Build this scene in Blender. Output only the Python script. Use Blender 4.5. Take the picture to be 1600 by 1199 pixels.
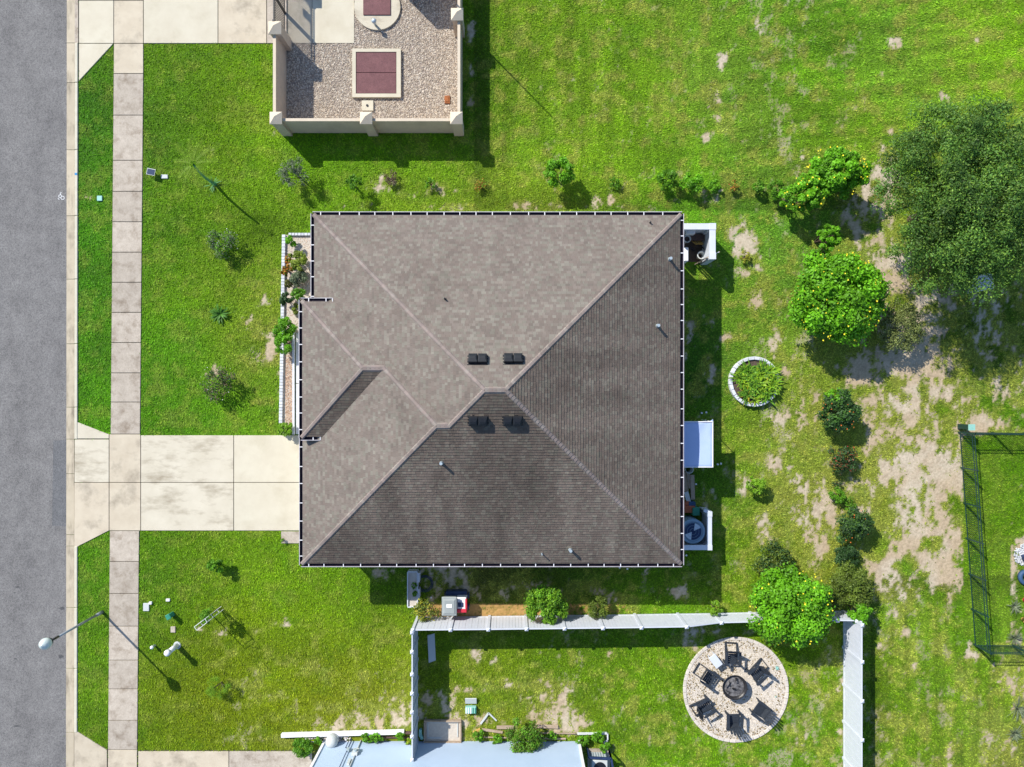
import bpy, bmesh, math, random
import numpy as np
from mathutils import Vector, Matrix
random.seed(7); RNG = np.random.default_rng(11)
R = math.radians; PI = math.pi
for o in list(bpy.data.objects): bpy.data.objects.remove(o, do_unlink=True)
SC = bpy.context.scene; COL = SC.collection
# ------------------------------------------------------------------ camera, light, exposure
H = 34.6            # flying height of the camera, metres
S = 0.0325          # metres on the ground for one unit of the survey grid (1600 x 1199 over the plot)
cam = bpy.data.cameras.new('camera'); co = bpy.data.objects.new('camera', cam); COL.objects.link(co)
co.location = (0, 0, H); co.rotation_euler = (0, 0, 0)
cam.angle_x = 2*math.atan(800*S/H); cam.clip_end = 1500; cam.clip_start = .5; SC.camera = co
wd = bpy.data.worlds.new("World"); SC.world = wd; wd.use_nodes = True
nt = wd.node_tree; bgn = nt.nodes['Background']; sky = nt.nodes.new('ShaderNodeTexSky')
sky.sky_type = 'NISHITA'; sky.sun_disc = False; sky.sun_elevation = R(39); sky.sun_rotation = R(-45)
sky.air_density = 1.0; sky.dust_density = .4; sky.ozone_density = 3.0
nt.links.new(sky.outputs[0], bgn.inputs[0]); bgn.inputs[1].default_value = 0.135
sl = bpy.data.lights.new('sun', 'SUN'); so = bpy.data.objects.new('sun', sl); COL.objects.link(so)
sl.energy = 4.8; sl.angle = R(.53); sl.color = (1, .945, .85)
sd = Vector((-.70*math.cos(R(39)), .715*math.cos(R(39)), math.sin(R(39))))
so.rotation_euler = sd.to_track_quat('Z', 'Y').to_euler(); so.location = sd*60
SC.view_settings.view_transform = 'Standard'; SC.view_settings.look = 'None'
SC.view_settings.exposure = 0.46; SC.view_settings.gamma = 1
SC.render.engine = 'CYCLES'
# ------------------------------------------------------------------ helpers
def W(px, py, z=0.0):
    k = S*(1-z/H); return Vector(((px-800)*k, -(py-600)*k, z))
def G(px, py, z=0.0):       # ground position of the grid point, lifted to z
    return Vector(((px-800)*S, -(py-600)*S, z))
def lin(c):
    c = np.asarray(c, float)/255.0
    return np.where(c <= .04045, c/12.92, ((c+.055)/1.055)**2.4)
_lat = {}
def vnoise(x, y, seed=0):
    if seed not in _lat: _lat[seed] = np.random.default_rng(seed+100).random((256, 256))
    L = _lat[seed]; xi = np.floor(x).astype(int); yi = np.floor(y).astype(int)
    fx = x-xi; fy = y-yi; fx = fx*fx*(3-2*fx); fy = fy*fy*(3-2*fy)
    a = L[xi & 255, yi & 255]; b = L[(xi+1) & 255, yi & 255]; c = L[xi & 255, (yi+1) & 255]; d = L[(xi+1) & 255, (yi+1) & 255]
    return (a*(1-fx)+b*fx)*(1-fy)+(c*(1-fx)+d*fx)*fy
def fbm(x, y, seed=0, oct=4):
    s = 0; a = .5; t = 0
    for i in range(oct): s = s+a*vnoise(x*2**i+i*17.3, y*2**i-i*9.1, seed+i); t += a; a *= .55
    return s/t
def sstep(a, b, x):
    t = np.clip((x-a)/(b-a), 0, 1); return t*t*(3-2*t)
def mat(name, col, col2=None, scale=3.0, rough=.8, bump=0.0, bscale=40.0, detail=6, spec=.3, metal=0, speck=None, sscale=60, stain=None, stscale=.6, rnd=0.0, attr=None, transl=0.0, stv=None):
    m = bpy.data.materials.new(name); m.use_nodes = True; n = m.node_tree.nodes; l = m.node_tree.links
    b = n['Principled BSDF']; b.inputs['Roughness'].default_value = rough; b.inputs['Specular IOR Level'].default_value = spec
    b.inputs['Metallic'].default_value = metal
    geo = n.new('ShaderNodeNewGeometry')
    def noise(sc, det=5, ro=.6):
        t = n.new('ShaderNodeTexNoise'); t.inputs['Scale'].default_value = sc; t.inputs['Detail'].default_value = det
        t.inputs['Roughness'].default_value = ro; l.new(geo.outputs['Position'], t.inputs['Vector']); return t
    def ramp(src, a, b_):
        r = n.new('ShaderNodeMapRange'); r.inputs[1].default_value = a; r.inputs[2].default_value = b_; l.new(src, r.inputs[0]); return r.outputs[0]
    def mix(f, A, B, mode='MIX'):
        x = n.new('ShaderNodeMix'); x.data_type = 'RGBA'; x.blend_type = mode
        if isinstance(f, float): x.inputs[0].default_value = f
        else: l.new(f, x.inputs[0])
        for i, v in ((6, A), (7, B)):
            if hasattr(v, 'is_output'): l.new(v, x.inputs[i])
            else: x.inputs[i].default_value = (*v[:3], 1)
        return x.outputs[2]
    if attr:
        a = n.new('ShaderNodeAttribute'); a.attribute_name = attr; c = a.outputs['Color']
        if col2: c = mix(ramp(noise(scale, detail).outputs[0], .35, .65), c, mix(1.0, c, col2, 'MULTIPLY'))
    else:
        c = mix(ramp(noise(scale, detail).outputs[0], .33, .67), col, col2 or col)
    if stain:
        sn = noise(stscale, 7, .65)
        if stv:
            vm = n.new('ShaderNodeVectorMath'); vm.operation = 'MULTIPLY'; vm.inputs[1].default_value = stv; l.new(geo.outputs['Position'], vm.inputs[0]); l.new(vm.outputs[0], sn.inputs['Vector'])
        c = mix(ramp(sn.outputs[0], .50, .72), c, mix(1.0, c, stain, 'MULTIPLY'))
    if speck:
        t = n.new('ShaderNodeTexVoronoi'); t.inputs['Scale'].default_value = sscale; l.new(geo.outputs['Position'], t.inputs['Vector'])
        c = mix(ramp(t.outputs['Color'], .2, .9), c, mix(1.0, c, speck, 'MULTIPLY'))
    if rnd:
        oi = n.new('ShaderNodeObjectInfo'); mr = n.new('ShaderNodeMapRange'); l.new(oi.outputs['Random'], mr.inputs[0])
        mr.inputs[3].default_value = 1-rnd; mr.inputs[4].default_value = 1+rnd*.5
        cm = n.new('ShaderNodeVectorMath'); cm.operation = 'SCALE'; l.new(c, cm.inputs[0]); l.new(mr.outputs[0], cm.inputs['Scale']); c = cm.outputs[0]
    l.new(c, b.inputs['Base Color'])
    if bump:
        bp = n.new('ShaderNodeBump'); bp.inputs['Strength'].default_value = bump; bp.inputs['Distance'].default_value = .02
        l.new(noise(bscale, 4).outputs[0], bp.inputs['Height']); l.new(bp.outputs[0], b.inputs['Normal'])
    if transl:
        tr = n.new('ShaderNodeBsdfTranslucent'); l.new(c, tr.inputs[0]); mx = n.new('ShaderNodeMixShader'); mx.inputs[0].default_value = transl
        out = n['Material Output']; l.new(b.outputs[0], mx.inputs[1]); l.new(tr.outputs[0], mx.inputs[2]); l.new(mx.outputs[0], out.inputs[0])
    return m
class MB:
    def __init__(s): s.v = []; s.f = []; s.c = []
    def add(s, vs, fs):
        n = len(s.v); s.v += [tuple(v) for v in vs]; s.f += [tuple(i+n for i in f) for f in fs]; return s
    def box(s, c, d, rz=0, M=None):
        x, y, z = d[0]/2, d[1]/2, d[2]/2
        vs = [Vector((a*x, b*y, e*z)) for a in (-1, 1) for b in (-1, 1) for e in (-1, 1)]
        if M is None: M = Matrix.Rotation(rz, 3, 'Z')
        vs = [M @ v + Vector(c) for v in vs]
        return s.add(vs, [(0, 1, 3, 2), (4, 6, 7, 5), (0, 4, 5, 1), (2, 3, 7, 6), (0, 2, 6, 4), (1, 5, 7, 3)])
    def bar(s, a, b, w, h=None, up=(0, 0, 1)):
        a = Vector(a); b = Vector(b); h = h or w; d = (b-a); L = d.length; d.normalize()
        u = Vector(up)
        if abs(d.dot(u)) > .98: u = Vector((1, 0, 0))
        sx = d.cross(u).normalized(); uz = sx.cross(d).normalized()
        M = Matrix((d, sx, uz)).transposed(); return s.box((a+b)/2, (L, w, h), M=M)
    def tube(s, a, b, r0, r1=None, n=8, cap=True):
        a = Vector(a); b = Vector(b); r1 = r0 if r1 is None else r1; d = (b-a).normalized()
        u = Vector((0, 0, 1)) if abs(d.z) < .9 else Vector((1, 0, 0)); x = d.cross(u).normalized(); y = d.cross(x)
        vs = []
        for p, r in ((a, r0), (b, r1)):
            for i in range(n): t = 2*PI*i/n; vs.append(p+x*math.cos(t)*r+y*math.sin(t)*r)
        fs = [(i, (i+1) % n, n+(i+1) % n, n+i) for i in range(n)]
        if cap: fs += [tuple(range(n))[::-1], tuple(range(n, 2*n))]
        return s.add(vs, fs)
    def lathe(s, c, prof, n=20, closed=True):
        c = Vector(c); vs = []
        for r, z in prof:
            for i in range(n): t = 2*PI*i/n; vs.append(c+Vector((r*math.cos(t), r*math.sin(t), z)))
        fs = []
        for k in range(len(prof)-1):
            for i in range(n): j = (i+1) % n; fs.append((k*n+i, k*n+j, (k+1)*n+j, (k+1)*n+i))
        if closed: fs += [tuple(range(n))[::-1], tuple(range((len(prof)-1)*n, len(prof)*n))]
        return s.add(vs, fs)
    def prism(s, pts, z0, z1):
        n = len(pts); vs = [(p[0], p[1], z0) for p in pts]+[(p[0], p[1], z1) for p in pts]
        return s.add(vs, [tuple(range(n))[::-1], tuple(range(n, 2*n))]+[(i, (i+1) % n, n+(i+1) % n, n+i) for i in range(n)])
    def build(s, name, m, parent=None, bevel=0, smooth=False):
        off = wloc(parent) if parent else Vector((0, 0, 0))
        if parent is None and s.v:
            a = np.array(s.v); off = Vector(((a[:, 0].min()+a[:, 0].max())/2, (a[:, 1].min()+a[:, 1].max())/2, a[:, 2].min()))
        me = bpy.data.meshes.new(name); me.from_pydata([(v[0]-off[0], v[1]-off[1], v[2]-off[2]) for v in s.v], [], s.f)
        if len(s.f) < 4000:
            b = bmesh.new(); b.from_mesh(me); bmesh.ops.recalc_face_normals(b, faces=b.faces)
            if bevel: bmesh.ops.bevel(b, geom=b.edges[:], offset=bevel, segments=1, affect='EDGES', clamp_overlap=True)
            b.to_mesh(me); b.free()
        if smooth: me.polygons.foreach_set('use_smooth', [True]*len(me.polygons))
        me.materials.append(m); o = bpy.data.objects.new(name, me); COL.objects.link(o)
        if parent: o.parent = parent
        else: o.location = off
        return o
def wloc(o):
    v = Vector((0, 0, 0))
    while o: v += o.location; o = o.parent
    return v
def tag(o, label=None, cat=None, group=None, kind=None):
    if label: o['label'] = label
    if cat: o['category'] = cat
    if group: o['group'] = group
    if kind: o['kind'] = kind
    return o
def thing(name, label, cat, loc, rz=0, group=None, kind=None):
    o = bpy.data.objects.new(name, None); COL.objects.link(o); o.location = loc; o.rotation_euler = (0, 0, rz); o.empty_display_size = .2
    return tag(o, label, cat, group, kind)
def struct(name, loc=(0, 0, 0)): return thing(name, None, None, loc, kind='structure')
def copy_tree(o, parent=None):
    c = o.copy(); COL.objects.link(c); c.parent = parent
    for ch in list(o.children): copy_tree(ch, c)
    return c
def npmesh(name, V, F, m, parent=None, color=None, kind=None, sides=None):
    """big mesh from numpy arrays; all faces have `sides` corners; colour per vertex"""
    me = bpy.data.meshes.new(name); nv = len(V); nf = len(F); k = F.shape[1]
    off = np.array(wloc(parent)) if parent else np.zeros(3)
    me.vertices.add(nv); me.vertices.foreach_set('co', (V-off).astype(np.float32).ravel())
    me.loops.add(nf*k); me.loops.foreach_set('vertex_index', F.astype(np.int32).ravel())
    me.polygons.add(nf); me.polygons.foreach_set('loop_start', np.arange(0, nf*k, k, dtype=np.int32))
    me.update(calc_edges=True)
    if color is not None:
        a = me.attributes.new('Col', 'FLOAT_COLOR', 'POINT'); C4 = np.ones((nv, 4), np.float32); C4[:, :3] = color; a.data.foreach_set('color', C4.ravel())
    me.polygons.foreach_set('use_smooth', np.zeros(nf, bool))
    me.materials.append(m); o = bpy.data.objects.new(name, me); COL.objects.link(o)
    if parent: o.parent = parent
    if kind: o['kind'] = kind
    return o
def inpoly(x, y, poly):
    r = np.zeros(x.shape, bool); n = len(poly)
    for i in range(n):
        x0, y0 = poly[i]; x1, y1 = poly[(i+1) % n]
        if y0 == y1: continue
        c = ((y0 > y) != (y1 > y)) & (x < (x1-x0)*(y-y0)/(y1-y0)+x0); r ^= c
    return r
# ------------------------------------------------------------------ materials
M = {}
M['ground'] = mat('soil_and_turf', None, (.72, .74, .7), 9, .95, .5, 45, attr='Col')
M['blade'] = mat('grass_blade', None, None, rough=.6, spec=.2, attr='Col', transl=.25)
M['asphalt'] = mat('asphalt', (.198, .192, .188), (.254, .247, .240), 1.3, .9, .6, 120, speck=(.55, .55, .56), sscale=26, stain=(.76, .76, .77), stscale=.5, stv=(1.4, .5, 1))
M['asphalt2'] = mat('asphalt_patch', (.15, .152, .158), (.19, .193, .2), 2, .9, .6, 120, speck=(.6, .6, .6), sscale=26)
M['conc_w'] = mat('warm_concrete', (.50, .43, .325), (.57, .50, .385), 1.4, .85, .25, 60, stain=(.56, .55, .55), stscale=.8, rnd=.07)
M['conc_y'] = mat('cream_concrete', (.54, .49, .38), (.59, .545, .43), 1.0, .85, .2, 60, stain=(.90, .89, .86), stscale=.9, rnd=.04)
M['conc_d'] = mat('driveway_concrete', (.53, .48, .375), (.60, .55, .44), .9, .85, .25, 60, stain=(.50, .46, .41), stscale=.8, stv=(.6, 1.5, 1), rnd=.05)
M['conc_s'] = mat('sidewalk_concrete', (.42, .365, .30), (.51, .45, .375), 2.2, .88, .35, 70, speck=(.86, .85, .84), sscale=22, stain=(.56, .51, .46), stscale=1.6, rnd=.12)
M['kerb'] = mat('kerb_concrete', (.46, .395, .29), (.53, .46, .345), 1.6, .85, .25, 60, stain=(.42, .41, .42), stscale=.8, stv=(2.5, .7, 1), rnd=.1)
M['kerbtop'] = mat('kerb_top_concrete', (.60, .56, .45), (.52, .48, .38), 4, .85, .2, 60)
M['joint'] = mat('joint_dirt', (.055, .05, .035), (.09, .085, .05), 5, .95)
M['roofdeck'] = mat('roof_felt', (.05, .047, .045), None, 3, .95)
M['shingle'] = mat('asphalt_shingle', None, (.88, .87, .87), 1.1, .95, .6, 150, attr='Col', spec=.15, stain=(.80, .79, .79), stscale=.45)
M['white'] = mat('white_paint', (.78, .78, .80), (.72, .72, .75), 5, .45, spec=.4)
M['vinyl'] = mat('white_vinyl', (.60, .63, .69), (.55, .585, .65), 2.5, .4, spec=.45)
M['gutterw'] = mat('gutter_paint', (.58, .56, .60), (.50, .49, .53), 3, .5, stain=(.7, .7, .7), stscale=2)
M['gutter_in'] = mat('gutter_sediment_and_shade', (.018, .014, .028), (.04, .028, .04), 3, .8)
M['wallp'] = mat('wall_paint', (.6, .56, .48), (.55, .51, .44), 2, .85, .2, 80)
M['bluewall'] = mat('pale_blue_wall_paint', (.42, .52, .66), (.40, .50, .64), 1.2, .8, .15, 90, stain=(.95, .96, .97))
M['stucco'] = mat('beige_stucco', (.56, .46, .36), (.50, .41, .32), 2, .9, .5, 70, stain=(.86, .84, .82), stscale=.8)
M['stucco_cap'] = mat('cream_stucco_cap', (.62, .53, .41), (.57, .485, .375), 2, .9, .3, 70)
M['hatch'] = mat('maroon_hatch', (.15, .062, .068), (.195, .085, .09), 3, .7, .3, 90, speck=(.7, .7, .7), sscale=30)
M['black'] = mat('black_metal', (.012, .013, .017), None, 3, .35, spec=.5)
M['ventblk'] = mat('black_roof_vent', (.010, .012, .017), (.014, .017, .022), 6, .6, spec=.3)
M['galv'] = mat('galvanised_pipe', (.42, .50, .55), None, 3, .4, metal=.3)
M['charcoal'] = mat('charcoal_plastic', (.020, .025, .034), (.032, .04, .052), 8, .55, spec=.4)
M['firebowl'] = mat('black_iron', (.012, .011, .011), (.03, .027, .027), 12, .35, .4, 40, spec=.5)
M['ash'] = mat('ash_and_embers', (.22, .215, .22), (.015, .015, .018), 7, .9, .6, 30)
M['pebble'] = mat('pebbles', None, None, rough=.9, attr='Col', spec=.2)
M['gravelbed'] = mat('gravel_bed', (.36, .30, .25), (.22, .18, .155), 14, .95, .7, 50)
M['sandbed'] = mat('sandy_gravel', (.58, .525, .455), (.48, .43, .37), 9, .95, .6, 60)
M['leaf'] = mat('foliage', None, None, rough=.55, attr='Col', spec=.3, transl=.22)
M['bark'] = mat('bark', (.12, .085, .06), (.07, .05, .035), 14, .9, .6, 60)
M['yellow'] = mat('yellow_petals', (.85, .72, .03), (.88, .78, .06), 6, .6)
M['wood'] = mat('weathered_wood', (.42, .33, .25), (.33, .25, .18), 8, .85, .3, 60, rnd=.15)
M['wood_y'] = mat('fresh_timber', (.55, .36, .10), (.48, .31, .09), 8, .8, .2, 50)
M['wood_d'] = mat('dark_timber', (.075, .045, .045), (.11, .07, .06), 8, .8)
M['pole'] = mat('grey_lamp_pole', (.30, .33, .36), (.26, .29, .32), 4, .4, metal=.3)
M['globe'] = mat('frosted_lamp_globe', (.55, .62, .60), (.45, .52, .52), 9, .25, spec=.5)
M['fabric'] = mat('pale_blue_canvas', (.40, .50, .76), (.37, .48, .74), 2.5, .8, .15, 12)
M['acblue'] = mat('air_conditioner_grey', (.22, .33, .42), (.19, .29, .38), 4, .5, spec=.4)
M['acpale'] = mat('pale_metal_blades', (.55, .62, .68), None, 4, .4, metal=.2)
M['grey'] = mat('grey_plastic', (.30, .33, .33), (.27, .30, .30), 4, .5)
M['lgrey'] = mat('light_grey_plastic', (.50, .53, .53), None, 4, .5)
M['red'] = mat('red_plastic', (.55, .03, .06), (.5, .03, .05), 4, .45)
M['green_p'] = mat('green_plastic', (.03, .20, .13), (.04, .25, .17), 5, .5)
M['mint'] = mat('mint_painted_metal', (.28, .55, .48), (.25, .5, .44), 5, .5)
M['navy'] = mat('navy_plastic', (.02, .035, .09), (.03, .05, .12), 5, .4)
M['tyre'] = mat('blue_painted_tyre', (.03, .07, .15), (.04, .09, .18), 6, .6)
M['terracotta'] = mat('terracotta', (.42, .12, .06), (.35, .10, .05), 5, .8)
M['soil'] = mat('dark_soil', (.07, .05, .04), (.12, .09, .07), 9, .95, .7, 40)
M['paintw'] = mat('white_road_paint', (.72, .73, .74), None, 5, .7)
M['paintb'] = mat('blue_survey_paint', (.05, .25, .50), None, 5, .7)
M['dgreen'] = mat('dark_green_metal', (.010, .035, .030), (.014, .05, .042), 5, .4, spec=.5)
M['screen'] = mat('solar_panel_glass', (.03, .05, .10), None, 5, .2, spec=.6)
M['window'] = mat('window_glass', (.04, .05, .06), None, 5, .1, spec=.6)
M['rust'] = mat('rusty_plate', (.35, .12, .04), (.22, .08, .03), 8, .8)
M['brick'] = mat('white_edging_block', (.66, .68, .72), (.52, .55, .60), 6, .8, .3, 40, rnd=.15)
M['paver'] = mat('pale_concrete_paver', (.62, .57, .51), (.54, .49, .43), 6, .85, .3, 50, rnd=.12)
# ------------------------------------------------------------------ ground (one sheet with turf, sand and dirt)
CP = [(150,200,70,125,10),(150,400,75,135,10),(150,600,80,138,15),(145,900,85,135,18),(145,1100,100,140,20),
(260,120,80,130,5),(380,100,95,145,10),(260,200,75,130,5),(380,200,100,145,10),(420,180,100,150,15),(260,400,80,135,10),(350,330,90,140,15),(330,450,95,145,20),(420,400,95,140,35),(420,480,115,145,60),(410,560,110,145,60),(260,560,75,140,10),(340,660,85,150,20),(420,640,95,150,30),(240,640,75,140,10),
(260,870,85,135,15),(400,870,100,150,25),(520,920,95,145,10),(250,950,75,130,5),(300,1000,100,135,10),(400,1000,115,145,15),(520,1000,115,145,20),(600,1000,100,140,15),(300,1100,115,140,20),(420,1100,110,140,15),(250,1150,95,135,10),(520,1100,120,140,40),(600,1080,125,145,50),(450,960,95,145,10),
(500,240,80,140,10),(480,300,100,150,25),(650,230,80,140,15),(650,300,115,155,45),(800,310,115,155,50),(950,310,120,160,60),(1040,320,90,155,30),
(745,100,60,110,15),(790,50,105,150,30),(850,100,110,155,40),(950,60,95,145,25),(900,200,110,155,40),(1000,200,105,155,30),(960,250,95,150,20),(1080,60,105,150,50),(1100,230,100,150,40),(1130,150,110,155,75),(1180,60,100,155,50),(1250,60,85,140,30),(1300,200,95,150,25),(1200,260,110,155,70),(1400,100,105,160,60),(1500,60,115,165,50),(1580,60,110,165,30),(1250,130,90,145,35),(1450,150,115,160,60),(1340,250,105,150,50),
(1100,320,85,150,40),(1200,340,90,150,60),(1230,440,95,145,70),(1150,480,100,145,50),(1095,560,60,120,40),(1200,560,100,145,60),(1250,600,120,150,70),(1150,680,105,150,40),(1100,780,70,125,35),(1230,700,120,150,80),(1180,850,95,140,30),(1150,900,100,145,30),(1250,800,135,150,90),(1400,700,130,150,80),(1480,800,110,145,40),(1500,900,90,140,25),(1450,1000,105,145,45),(1400,1100,95,140,30),(1500,1100,90,135,40),(1560,1060,100,145,30),(1440,960,105,150,60),(1500,560,70,110,20),
(1540,700,75,130,5),(1590,710,75,130,5),(1535,820,78,130,5),(1545,940,75,132,8),(1590,780,80,132,10),(1560,750,75,130,5),(1560,900,80,130,5),(1560,980,70,135,10),
(720,1040,100,140,20),(850,1040,90,140,10),(1000,1040,90,140,10),(1000,1130,90,140,20),(1050,1180,95,150,20),(800,1100,120,145,60),(900,1150,105,140,40),(1280,1040,95,140,10),(1280,1150,85,140,10),(1000,1000,90,140,15),
(560,920,70,125,15),(760,900,85,105,65),(900,910,75,115,45),(1050,920,80,135,25),(1580,1150,110,130,80)]
CPa = np.array(CP, float); CPa[:, 2] += 13; CPa[:, 3] += 3; CPa[:, 4] += 0; CPa[CPa[:, 0] < 200, 2] -= 12
SOIL = [(1130,95,8,10,1),(1108,35,5,6,.7),(1112,140,6,12,.9),(1117,165,7,10,1),(1105,212,7,5,.9),(1122,185,5,6,.8),(1183,42,4,12,.6),(1405,40,5,10,1),(1400,62,7,6,.9),(1396,75,6,4,.7),(1375,120,5,8,.5),(1475,155,7,7,.6),(1527,62,6,6,.6),(1390,205,5,5,.8),(1380,232,4,8,.7),(1437,208,6,5,.6),
(590,292,14,9,.75),(612,282,9,9,.6),(640,305,12,5,.5),(692,295,12,8,.65),(675,290,6,6,.5),(820,320,14,6,.55),(870,320,12,5,.5),(945,315,16,6,.65),(975,298,6,12,.75),(985,325,14,4,.7),(760,290,8,8,.5),(700,325,30,4,.4),(560,322,20,4,.4),(910,222,8,6,.5),(832,187,8,6,.5),(1020,305,8,6,.3),(1100,300,20,6,.5),(1112,312,10,8,.5),(1258,252,8,6,.7),
(1139,362,8,9,1),(1162,375,14,14,.9),(1158,395,16,8,.5),(1175,390,10,12,.8),(1165,426,7,8,.9),(1183,420,5,6,.8),(1188,440,6,9,.7),(1172,472,12,5,.9),(1215,540,7,13,.9),(1145,528,14,6,.6),(1185,462,8,16,.5),(1224,583,6,5,.7),(1208,513,8,5,.5),
(1385,262,18,20,1.1),(1375,290,14,18,.8),(1357,310,30,26,.8),(1338,345,28,30,.75),(1355,375,20,24,.7),(1400,428,26,30,1.1),(1380,470,25,30,.8),(1378,550,44,34,1.0),(1350,585,32,18,.9),(1420,520,30,44,.85),(1432,575,30,38,.8),(1450,620,46,24,.8),(1500,470,60,36,0.32),(1470,540,40,50,0.36),(1590,590,24,50,0.43),(1545,530,30,50,0.32),(1590,480,20,40,0.22),
(1275,642,16,14,.85),(1262,660,12,10,.5),(1220,655,10,8,.9),(1248,670,6,8,.6),(1358,640,12,16,1.0),(1240,690,8,6,.7),(1219,725,10,14,1.0),(1237,750,6,10,.6),(1167,758,7,9,1),(1190,812,9,9,1.0),(1270,760,18,16,.7),(1282,775,18,22,.7),(1275,835,20,22,.5),(1240,800,30,20,.35),(1295,800,20,10,.6),(1285,860,16,16,.6),(1195,840,12,9,.5),
(1405,640,28,24,.95),(1410,670,30,30,1.0),(1440,650,20,20,.8),(1380,740,22,30,.8),(1420,740,26,50,1.1),(1412,790,22,50,1.25),(1455,770,28,44,1.2),(1470,730,24,26,1.0),(1430,700,28,20,.9),(1400,830,22,30,1.1),(1450,830,30,30,1.0),(1440,870,20,18,1.2),(1388,900,20,22,1.2),(1370,880,14,20,.7),(1415,925,20,7,1.0),(1465,900,24,14,1.0),(1485,905,12,22,.8),(1480,830,24,20,.6),(1340,800,12,10,.9),(1335,770,10,30,.6),(1360,720,10,40,.5),(1365,775,10,22,.7),(1415,990,6,5,1.0),(1398,960,10,5,.4),(1375,1010,6,8,.5),(1425,1045,5,8,.7),(1433,1045,4,6,.7),(1490,700,10,40,.6),(1497,760,5,60,.6),(1505,830,5,50,.5),(1515,960,5,50,.45),(1520,1022,10,8,.6),(1545,668,30,10,1.0),(1510,662,20,14,.9),(1485,1185,5,20,.8),(1550,1155,10,10,.4),(1580,1170,14,20,.6),(1580,1050,16,20,.7),(1595,1090,10,30,.6),(1575,895,8,40,.5),(1580,950,10,20,.6),(1573,980,8,16,.7),(1590,1000,12,14,.7),(1593,870,14,18,.9),(1253,1160,8,10,.8),(1316,1140,4,8,.9),(1315,1075,4,10,.7),
(747,1025,9,6,1.0),(775,1035,8,5,.5),(730,1078,16,6,.8),(700,1098,16,12,.5),(765,1075,10,6,.7),(790,1068,8,6,.6),(800,1070,12,8,.5),(855,1080,18,18,.55),(878,1100,12,14,.9),(885,1122,12,18,1.0),(875,1135,26,10,1.0),(840,1120,16,14,.6),(905,1130,10,8,.8),(845,1065,8,6,.5),(665,1105,10,16,.9),(735,1125,20,8,.9),(720,1150,8,14,.8),(960,1022,10,6,.6),(1010,1150,8,10,.35),(1083,1002,12,12,.8),
(560,1135,34,9,.8),(600,1126,30,12,.85),(630,1120,14,18,.8),(570,1098,14,6,.4),(520,1135,20,8,.35),(615,1090,14,8,.35),(490,1040,10,6,.25),(545,1085,10,6,.3),(310,985,5,4,1),(344,990,8,4,.9),(408,985,12,5,.6),(440,975,10,5,.4),
(425,545,8,18,.8),(420,525,8,8,.6),(395,500,10,7,.45),(440,580,5,20,.5),(415,470,8,6,.4),(375,600,8,10,.25),(395,560,14,10,.25),(140,309,12,3,1.1),(360,905,6,5,.4),(330,580,10,6,.35),(345,230,6,6,.3),(330,238,4,10,.6),
(1110,580,8,14,.8),(1083,515,6,14,.5),(1108,500,6,8,.5),(1090,610,8,10,.6),(1075,540,6,20,.4),(845,925,20,8,.6),(700,905,26,22,.85),(725,925,20,12,.8),(815,910,14,14,.5),(600,898,16,8,.45),(680,890,20,8,.6),(945,930,20,10,.6),(1060,925,10,10,.5),(1020,890,8,6,.5),(780,930,12,6,.6),(1100,790,8,8,.6),(1115,770,5,8,.5),(1096,830,6,6,.4),(1100,985,14,5,.7),(735,108,6,8,.8),(733,50,6,16,.8),(733,160,6,10,.7),(430,208,4,6,.5)]
ISL = [(1447,765,8,15),(1393,757,6,9),(1440,735,6,10),(1423,797,5,15),(1400,700,9,18),(1378,790,10,16),(1362,742,9,20),(1410,835,10,9),(1490,790,9,20),(1425,700,8,8),(1465,705,8,10),(1400,655,10,10),(1430,675,9,7),(1385,810,9,14),(1455,850,12,10),(1375,850,10,18),(1420,885,14,9),(1445,905,12,10),(1470,640,10,10),(1480,680,10,14),(1440,610,12,10),(1395,600,12,10),(1350,610,10,10),(1400,470,10,14),(1360,350,12,14)]
MULCH = (655, 944, 985, 963)
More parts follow.
